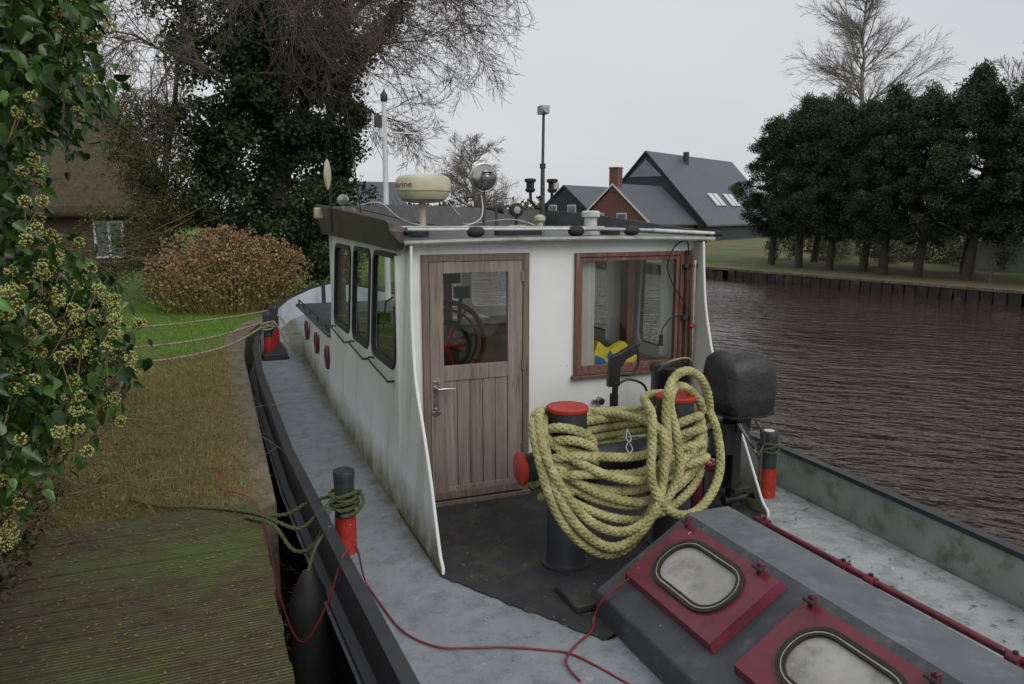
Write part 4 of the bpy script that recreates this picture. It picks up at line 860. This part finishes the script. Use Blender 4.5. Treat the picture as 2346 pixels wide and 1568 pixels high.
for i in range(120):
    y0=rng.uniform(4.9,8.5); x0=rng.uniform(-2.6,-.6); p=np.array([x0,y0,GZ]); d=np.array([rng.normal(.45,.4),rng.normal(0,.35),rng.uniform(.4,1.2)]); d/=np.linalg.norm(d); L=rng.uniform(.4,1.1) 
    grow(sg,p,d,L,.005,0,1,droop=.2,nch=1,rat=(.3,.6),rmin=.0016,wob=.12,nseg=7)
for i in range(40):
    p=np.array([rng.uniform(-1.3,-.6),rng.uniform(3.4,5.5),rng.uniform(.6,2.0)]); grow(sg,p,(rng.uniform(.5,1),rng.uniform(0,.6),rng.uniform(-.2,.5)),rng.uniform(.5,1.0),.004,0,1,droop=.06,nch=1,rat=(.3,.6),rmin=.0014,wob=.1,nseg=7)
segmesh('bramble_stems',sg,M['stem'],3)
n=4500; P=np.stack([rng.uniform(-2.8,-.6,n),rng.uniform(5.0,9,n),GZ+rng.beta(1,4,n)*.4],1); leaves('weeds',P,.028,leafmat('weed_leaf',['#66702e','#7a743c','#56612a','#85754e'],.7),.5)

hy=empty('hydrangea_shrub'); sg=[];tips=[]
for i in range(480):
    a=rng.uniform(0,6.28); r=rng.uniform(0,.95); p=np.array([.45+r*math.cos(a)*1.1,16.8+r*math.sin(a)*.7,GZ]); d=np.array([math.cos(a)*r*.75,math.sin(a)*r*.5,1.0]); d/=np.linalg.norm(d)
    h=1.62*(1-.35*r*r)*rng.uniform(.45,1.05); q=p+d*h; sg.append((p,p+d*h*.6,.008,.006)); sg.append((p+d*h*.6,q,.006,.004)); tips.append(q)
segmesh('stems',sg,leafmat('shrub_stem',['#8f7448','#a08856','#6f5a38'],.8),3,hy)
P=np.vstack([np.array(t)+rng.normal(size=(24,3))*np.array([.06,.06,.045]) for t in tips]); leaves('dry_flower_heads',P,.05,leafmat('dry_hydrangea',['#7f6448','#977a58','#7d5548','#a88e6a','#746840','#74583c'],.8),.9,parent=hy)
P=np.vstack([np.array(t)*np.array([1,1,rng.uniform(.4,.9)])+rng.normal(size=(10,3))*.1 for t in tips]); leaves('shrub_leaves',P,.07,leafmat('shrub_leaf',['#747438','#868044','#646234'],.7),.6,parent=hy)

def cloud(env,nc,per,sig):
    out=[]; k=0
    while k<nc:
        c=env()
        if c is None: continue
        s=sig*rng.uniform(.6,1.4); m_=int(per*rng.uniform(.6,1.3)); d=rng.normal(size=(m_,3)); d/=np.linalg.norm(d,axis=1)[:,None]; out.append(c+d*(s*rng.uniform(.35,1.1,m_))[:,None]*np.array([1,1,.75])); k+=1
    return np.vstack(out)
iv=empty('ivy_clad_tree'); dk=leafmat('dark_ivy',['#304226','#3f522c','#4c6036','#27361d','#5c7044'],.45,cl='#1f2d17',clscale=1.0,spec=.4)
ez=[0,.9,1.8,3,4,5.5,7,9.5]; el=[.9,.4,-.1,-.2,-.3,-.3,-.4,-.4]; er=[2.6,3.0,3.4,3.65,3.75,3.5,3.4,3.6]
def env():
    z=rng.uniform(.7,9.5); l=np.interp(z,ez,el); r=np.interp(z,ez,er); t=rng.uniform(0,1); x=l+(r-l)*t
    x+=.25*math.sin(z*3.1)*(t-.5)*2+.18*math.sin(z*7+1)
    y=20+rng.uniform(-1,1)*1.7*math.sqrt(max(0,1-(2*t-1)**2)); 
    if z>4.5 and t<.35 and rng.uniform()<.5: return None
    if rng.uniform()<.15: x+=rng.uniform(-.4,.4)
    return np.array([x,y,z])
P=cloud(env,560,210,.38); leaves('ivy_leaves',P,.095,dk,.8,parent=iv)
sg=[]; grow(sg,(1.6,20,0),(0.02,0,1),10,.45,0,1,nch=3,rat=(.3,.5),rmin=.03,wob=.05,nseg=8)
segmesh('trunk',sg,M['bark'],8,iv)
sg=[]
for p,d,L in (((1.6,18.5,6.5),(1,-.55,.3),4.8),((1.6,18.5,7.2),(1,-.3,.25),5.2),((1.6,18,5.8),(.8,-.8,.25),4.2),((1.2,18,6.8),(.3,-1,.2),4.0),((.6,19,6.8),(-1,-.5,.2),4.5),((1.4,18.5,5.2),(1,-.3,.35),3.4),((0.6,18,5.0),(-.8,-.6,.3),3.6),((1.2,18,7.6),(.7,-.9,.0),4.5),((1.6,18.3,6.9),(1,-.1,.5),5.0)):
    grow(sg,p,d,L,.045,0,3,droop=.045,nch=2,rat=(.4,.66),ang=(20,60),rmin=.0042,wob=.15,nseg=6,start=.15)
segmesh('bare_limbs',sg,M['twig'],3,iv)
P=[]
for t in np.linspace(0,1,26):
    c=np.array([3.2+1.6*t,19,5.2+1.9*t]); P.append(c+rng.normal(size=(int(150*(1-t*.6)),3))*np.array([.22,.25,.18])*(1.1-.5*t))
leaves('ivy_on_limb',np.vstack(P),.09,dk,.8,parent=iv)
ol=leafmat('olive_foliage',['#4a5028','#5c6032','#6a693a','#3c4424','#7a7046'],.6,cl='#363c22',clscale=1.2)
def env2():
    z=rng.uniform(.3,4.6); w_=1.3*(1-.08*z); return np.array([-.95+rng.normal()*w_*.48,19.4+rng.uniform(-1,1),z])
P=cloud(env2,240,110,.34); leaves('olive_shrub',P,.08,ol,.35)
def env3():
    z=rng.uniform(.3,3.0); return np.array([3.0+rng.normal()*.5,18.6+rng.uniform(-.7,.9),z*(1-.2*abs(rng.normal()))])
P=cloud(env3,80,120,.32); leaves('conifer_shrub',P,.07,leafmat('green_shrub',['#3b4d2a','#4c6032','#5c6c3a','#324220'],.6,cl='#2a3820'),.4)
sg=[]
for x,y in ((-9,26),(-5.6,38),(-1.4,24)):
    grow(sg,(x,y,0),(.05,0,1),9.5,.13,0,3,nch=2,rat=(.35,.55),ang=(25,60),rmin=.006,wob=.1,nseg=7,start=.2)
segmesh('bare_garden_trees',sg,M['twig'],3)
def env4():
    return np.array([rng.uniform(-14,-2.0),rng.uniform(20,26),rng.beta(1.2,2)*1.3+.2])
P=cloud(env4,130,80,.4); leaves('garden_hedge',P,.1,ol,.6)
mb=MB(); mb.box(-1.5,-.85,8.6,9.0,.45,.5,'darkgrey'); 
for x in (-1.45,-.92):
    for y in (8.63,8.93): mb.box(x,x+.05,y,y+.05,GZ,.45,'darkgrey')
mb.box(-1.5,-.85,8.95,9.0,.25,.45,'darkgrey'); mb.obj('garden_bench',bevel=.005)

# ---------------------------------------------------------------- thatched house
th=empty('thatched_house'); mb=MB(); hx0,hx1,hy0,hy1=-9.5,-1.0,30,38
mb.box(hx0+.5,hx1-.5,hy0+.5,hy1-.5,0,2.7,'brickd'); mb.obj('walls',th)
mb=MB()
ridge=[(-6.5,33,6.0),(-2.7,33,6.0)]
B=[(hx0,hy0,2.4),(hx1,hy0,2.4),(hx1,hy1,2.4),(hx0,hy1,2.4)]
B2=[(x,y,2.0) for x,y,_ in B]
mb.add(B+ridge+B2,[(0,1,5,4),(1,2,5),(2,3,4,5),(3,0,4),(0,6,7,1),(1,7,8,2),(2,8,9,3),(3,9,6,0),(9,8,7,6)],'thatch'); o=mb.obj('thatch_roof',th,bevel=.2,seg=4)
mb=MB(); 
for i in range(13): mb.cyl((-6.6+i*.32,33,5.98),(-6.6+i*.32+.3,33,5.98),.17,.15,'tileridge',12)
mb.obj('ridge_tiles',th)
mb=MB()
for x in (-7.5,-3.5):
    mb.box(x,x+.95,hy0+.44,hy0+.5,.6,1.9,'whitetrim'); mb.box(x+.08,x+.44,hy0+.42,hy0+.44,.7,1.82,'winglass'); mb.box(x+.52,x+.87,hy0+.42,hy0+.44,.7,1.82,'winglass')
mb.obj('windows',th)

# ---------------------------------------------------------------- far bank houses
def house(name,apex,e,hw,zr,ze,L,wallm,roofm,trim='whitetrim',zg=-.42,chim=None,gglass=False,skylights=0):
    H=empty(name); ex,ey=e; gx_,gy_=ey,-ex
    T=Matrix(((ex,gx_,0,apex[0]),(ey,gy_,0,apex[1]),(0,0,1,0),(0,0,0,1)))
    tp=lambda a,b,z:T@Vector((a,b,z))
    mb=MB(); P=[tp(0.15,-hw+.15,zg),tp(0.15,hw-.15,zg),tp(0.15,hw-.15,ze),tp(0.15,0,zr-.12),tp(.15,-hw+.15,ze)]
    off=T.to_3x3()@Vector((L-.3,0,0)); mb.prism(P,off,wallm); mb.obj('walls',H)
    for sgn,nm in ((1,'roof_front'),(-1,'roof_back')):
        mb=MB(); loc=[(0,0,zr),(L,0,zr),(L,sgn*(hw+.25),ze-.25*(zr-ze)/hw),(0,sgn*(hw+.25),ze-.25*(zr-ze)/hw)]
        vs=[(a,b,z) for a,b,z in loc]+[(a,b,z+.14) for a,b,z in loc]
        mb.add(vs,[(0,1,2,3),(4,7,6,5),(0,4,5,1),(1,5,6,2),(2,6,7,3),(3,7,4,0)],roofm); o=mb.obj(nm,H,smooth=False); o.matrix_world=T
    mb=MB()
    for sgn in (1,-1):
        a=[tp(-.04,0,zr-.02),tp(-.04,0,zr+.17),tp(-.04,sgn*(hw+.27),ze-.25*(zr-ze)/hw+.17),tp(-.04,sgn*(hw+.27),ze-.25*(zr-ze)/hw-.05)]
        mb.prism(a,T.to_3x3()@Vector((.035,0,0)),trim)
    if gglass:
        a=[tp(.12,-hw*.28,zr-(zr-ze)*.34),tp(.12,hw*.28,zr-(zr-ze)*.34),tp(.12,0,zr-(zr-ze)*.1)]; mb.prism(a,T.to_3x3()@Vector((-.03,0,0)),'winglass')
    else:
        for b in (-1.3,1.0):
            mb.box(.05,.12,b-.55,b+.45,ze-.6,ze+.9,'whitetrim',T); mb.box(.02,.05,b-.45,b+.35,ze-.5,ze+.8,'winglass',T)
    if chim:
        mb.box(.1,1.0,-.4,.4,zr-.6,zr+chim,'brick',T)
        mb.box(.05,1.05,-.45,.45,zr+chim,zr+chim+.12,'brick',T)
    sl_=(zr-ze)/hw
    for i in range(skylights):
        a=L*.28+ (i//2)*3.8 +(i%2)*1.25; 
        b0,b1=hw*.60,hw*.78
        vs=[(a,b0,zr-sl_*b0+.2),(a+.95,b0,zr-sl_*b0+.2),(a+.95,b1,zr-sl_*b1+.2),(a,b1,zr-sl_*b1+.2)]
        mb.prism([T@Vector(v) for v in vs],T.to_3x3()@Vector((0,.05,.06)),'whitetrim')
        vs=[(a+.1,b0+.12,zr-sl_*(b0+.12)+.29),(a+.85,b0+.12,zr-sl_*(b0+.12)+.29),(a+.85,b1-.1,zr-sl_*(b1-.1)+.29),(a+.1,b1-.1,zr-sl_*(b1-.1)+.29)]
        mb.add([T@Vector(v) for v in vs],[(0,1,2,3)],'winglass')
    mb.obj('trim_and_windows',H)
    return H
e=(.866,.5)
house('brick_house',(33.4,60),e,3.7,4.6,1.3,11,'brick','tileroof',chim=1.4)
house('metal_roofed_house',(40.3,66),e,6.4,8.0,1.2,21,'darkwall','metalroof',trim='darkwall',gglass=True,skylights=4)
house('dark_barn',(33.5,70),e,3.2,4.8,2.1,12,'darkwall','metalroof',trim='darkwall')
mb=MB(); mb.cyl((47.0,69,5.5),(47.0,69,8.4),.3,.3,'darkwall',14); mb.obj('flue_pipe')
mb=MB()
for i in range(6):
    x=44+i*1.3; y=62+i*.75
    mb.cyl((x,y,-.4),(x,y,2.6),.04,.04,'alu',6)
for z in (1.2,2.0): mb.cyl((44,62,z),(50.5,65.75,z),.04,.04,'alu',6)
mb.box(-3.2,3.2,-.4,.4,.9,1.0,'woodd',Matrix.Translation((47.2,63.9,0))@Matrix.Rotation(math.atan2(.5,.866),4,'Z')); mb.obj('scaffolding')
house('barn',(7.0,47),(1.0,0.02),3.0,3.9,2.0,4.3,'darkwall','tileroof',trim='darkwall',zg=0)

# ---------------------------------------------------------------- far trees
cm=leafmat('cypress_foliage',['#424d3c','#4f5b44','#5c674d','#384333','#677056'],.9,cl='#323c2e',clscale=.9,spec=.15)
def conifer(seed):
    global rng
    old=rng; rng=np.random.default_rng(seed)
    ph=rng.uniform(0,6.28,4); W=1.95
    def env():
        t=rng.uniform(0,1); z=1.7+t*5.9; prof=W*(math.sin(math.pi*min(1,(t*.92+.10)))**.65)*(1-.3*t)
        a=rng.uniform(0,6.28); r=prof*(.45+.55*rng.uniform()**.5)*(1+.2*math.sin(3*a+ph[0])+.18*math.sin(11*t+ph[1]))
        return np.array([r*math.cos(a),r*math.sin(a),z+.3*math.sin(a*2+ph[2])])
    P=cloud(env,230,200,.34)
    S=[]
    for i in range(60):
        a=rng.uniform(0,6.28); r=rng.uniform(0,1.5); b=np.array([r*math.cos(a),r*math.sin(a),7.0-r*.8]); h=rng.uniform(.3,1.2)
        for k in range(40):
            u=rng.uniform(); S.append(b+np.array([0,0,u*h])+rng.normal(size=3)*.13*(1-u*.85))
    P=np.vstack([P,np.array(S)])
    o=leaves('crown',P,.115,cm,.4,down=-.4); sg=[]
    grow(sg,(0,0,-.3),(0,0,1),6.5,.20,0,1,nch=4,rat=(.25,.4),ang=(50,80),rmin=.02,wob=.03,nseg=8)
    t=segmesh('trunk',sg,M['bark'],7); rng=old
    return o,t
protos=[conifer(i) for i in (11,12,13)]
pos=[(26.9,31.6,1.0),(26.6,29.3,1.02),(26.8,27.6,.95),(27.3,26.1,.98),(26.9,24.6,.97),(27.1,23.1,1.03),(27.6,21.3,1.04),(28.2,19.0,1.03),(28.5,16.8,1.0),(30.5,32.5,1.07),(30.5,28,1.0),(31,24,1.1),(31.5,20,1.12)]
for i,(x,y,s) in enumerate(pos):
    E=empty('cypress_tree'); E.location=(x,y,FZ); E.rotation_euler=(0,0,i*1.9); E.scale=(s,s,s*(.92+.15*((i*37)%5)/5))
    for p in protos[i%3]:
        if i<3: o=p
        else:
            o=bpy.data.objects.new(p.name.split('.')[0],p.data); COL.objects.link(o)
        o.parent=E
def baretree(name,pos,H,r,mat,lv=3,rmin=.012,nch=3,ang=(20,50),rat=(.3,.5),wob=.07,nseg=9,start=.2,droop=0):
    sg=[]; grow(sg,pos,(0,0,1),H,r,0,lv,nch=nch,rat=rat,ang=ang,rmin=rmin,wob=wob,nseg=nseg,start=start,droop=droop)
    return segmesh(name,sg,mat,3)
# birch : straight leader with many fine side branches
sg=[]; p=np.array([36,35.3,-.4]); top=18.5; nn_=26
for i in range(nn_):
    q=p+np.array([rng.normal()*.07,rng.normal()*.07,top/nn_]); r0=.2*(1-i/nn_)+.02; sg.append((p,q,r0,r0*.96))
    if i>8:
        for c in range(4):
            a=rng.uniform(0,6.28); el_=rng.uniform(.5,1.1); L=(4.2*(1-(i-8)/(nn_-7))+1.0)*rng.uniform(.6,1.05)
            grow(sg,p+(q-p)*rng.uniform(),(math.cos(a),math.sin(a),el_),L,.045,1,3,droop=.0,nch=2,rat=(.35,.6),ang=(18,45),rmin=.0065,wob=.09,nseg=6,start=.15)
    p=q
segmesh('birch_tree',sg,M['birchb'],3)
baretree('bare_tree',(41.5,30,-.4),11.5,.14,M['twigf'],3,.008,3,(20,45),(.28,.42),.06,8,.3)
baretree('bare_tree',(40,21.5,-.4),14,.16,M['twigf'],3,.008,3,(20,50),(.28,.45),.06,8,.25)
baretree('bare_tree',(21.6,60,-.4),6.6,.22,M['twigf'],3,.012,3,(30,65),(.45,.62),.1,6,.15)
dt=leafmat('distant_foliage',['#52554b','#5c5c50','#686358','#494e44'],.9,spec=.1)
P=[]
for i in range(520):
    a=rng.uniform(-1.2,1.5); R=rng.uniform(110,150); c=np.array([R*math.sin(a),R*math.cos(a),rng.uniform(-.5,2.4)]); 
    P.append(c+rng.normal(size=(50,3))*np.array([1.6,1.6,.9]))
leaves('distant_tree_line',np.vstack(P),.9,dt,.8)
P=[]
for i in range(380):
    y=rng.uniform(6,44); c=np.array([37+.04*y+rng.normal()*.7,y,rng.uniform(-.4,2.1)]); P.append(c+rng.normal(size=(80,3))*.45)
leaves('beech_hedge',np.vstack(P),.16,leafmat('beech_hedge_leaf',['#4f4236','#5c4a3c','#40402f','#353b2b','#6a5040'],.8,cl='#2d3425',clscale=.3),.7)
P=[]
for i in range(90):
    a=rng.uniform(0,6.28);c=np.array([29.6+1.6*math.cos(a)*rng.uniform(.3,1),16.0+1.4*math.sin(a),rng.uniform(-.3,2.0)]); P.append(c+rng.normal(size=(110,3))*.28)
leaves('laurel_shrub',np.vstack(P),.13,leafmat('laurel_leaf',['#35522a','#436634','#2b4420','#527040'],.5,cl='#24361c'),.6)
P=[]
for (x,y,r) in ((33,30,.8),(35,27,.6),(34,24,.7),(36,22,.8),(32,33,.9),(34,33.5,1.0),(35,31,.9),(35.5,29,.9),(35.5,19,1.0),(34,17,.9),(30.5,35,.9)):
    for i in range(24):
        d=rng.normal(size=3); d/=np.linalg.norm(d); P.append(np.array([x,y,.2])+d*r*.8+rng.normal(size=(70,3))*.15)
leaves('garden_shrubs',np.vstack(P),.1,leafmat('garden_shrub_leaf',['#35522a','#56683a','#6a503e','#45663a'],.6),.6)
n=2600; P=np.stack([rng.uniform(24,33,n),rng.uniform(15,34,n),np.full(n,FZ+.02)],1); P=P[P[:,0]>np.interp(P[:,1],[f_[1] for f_ in fs],[f_[0]+.3 for f_ in fs])]; flat('far_bank_leaf_litter',P,.12,leafmat('far_dead_leaf',['#6f5a40','#846a4a','#5a4a36'],.8))
mb=MB(); 
for x,y in ((29,27.5),(30.5,23.2),(27.8,20.4)): mb.cyl((x,y,-.5),(x,y,.15),.07,.07,'woodd',8)
mb.obj('garden_posts')
mb=MB(); mb.box(33.5,35.5,22.6,25.4,-.42,.9,'whitetrim'); mb.prism([(33.3,22.4,.9),(35.7,22.4,.9),(34.5,22.4,1.6)],(0,3.2,0),'darkgrey'); mb.obj('garden_shed')
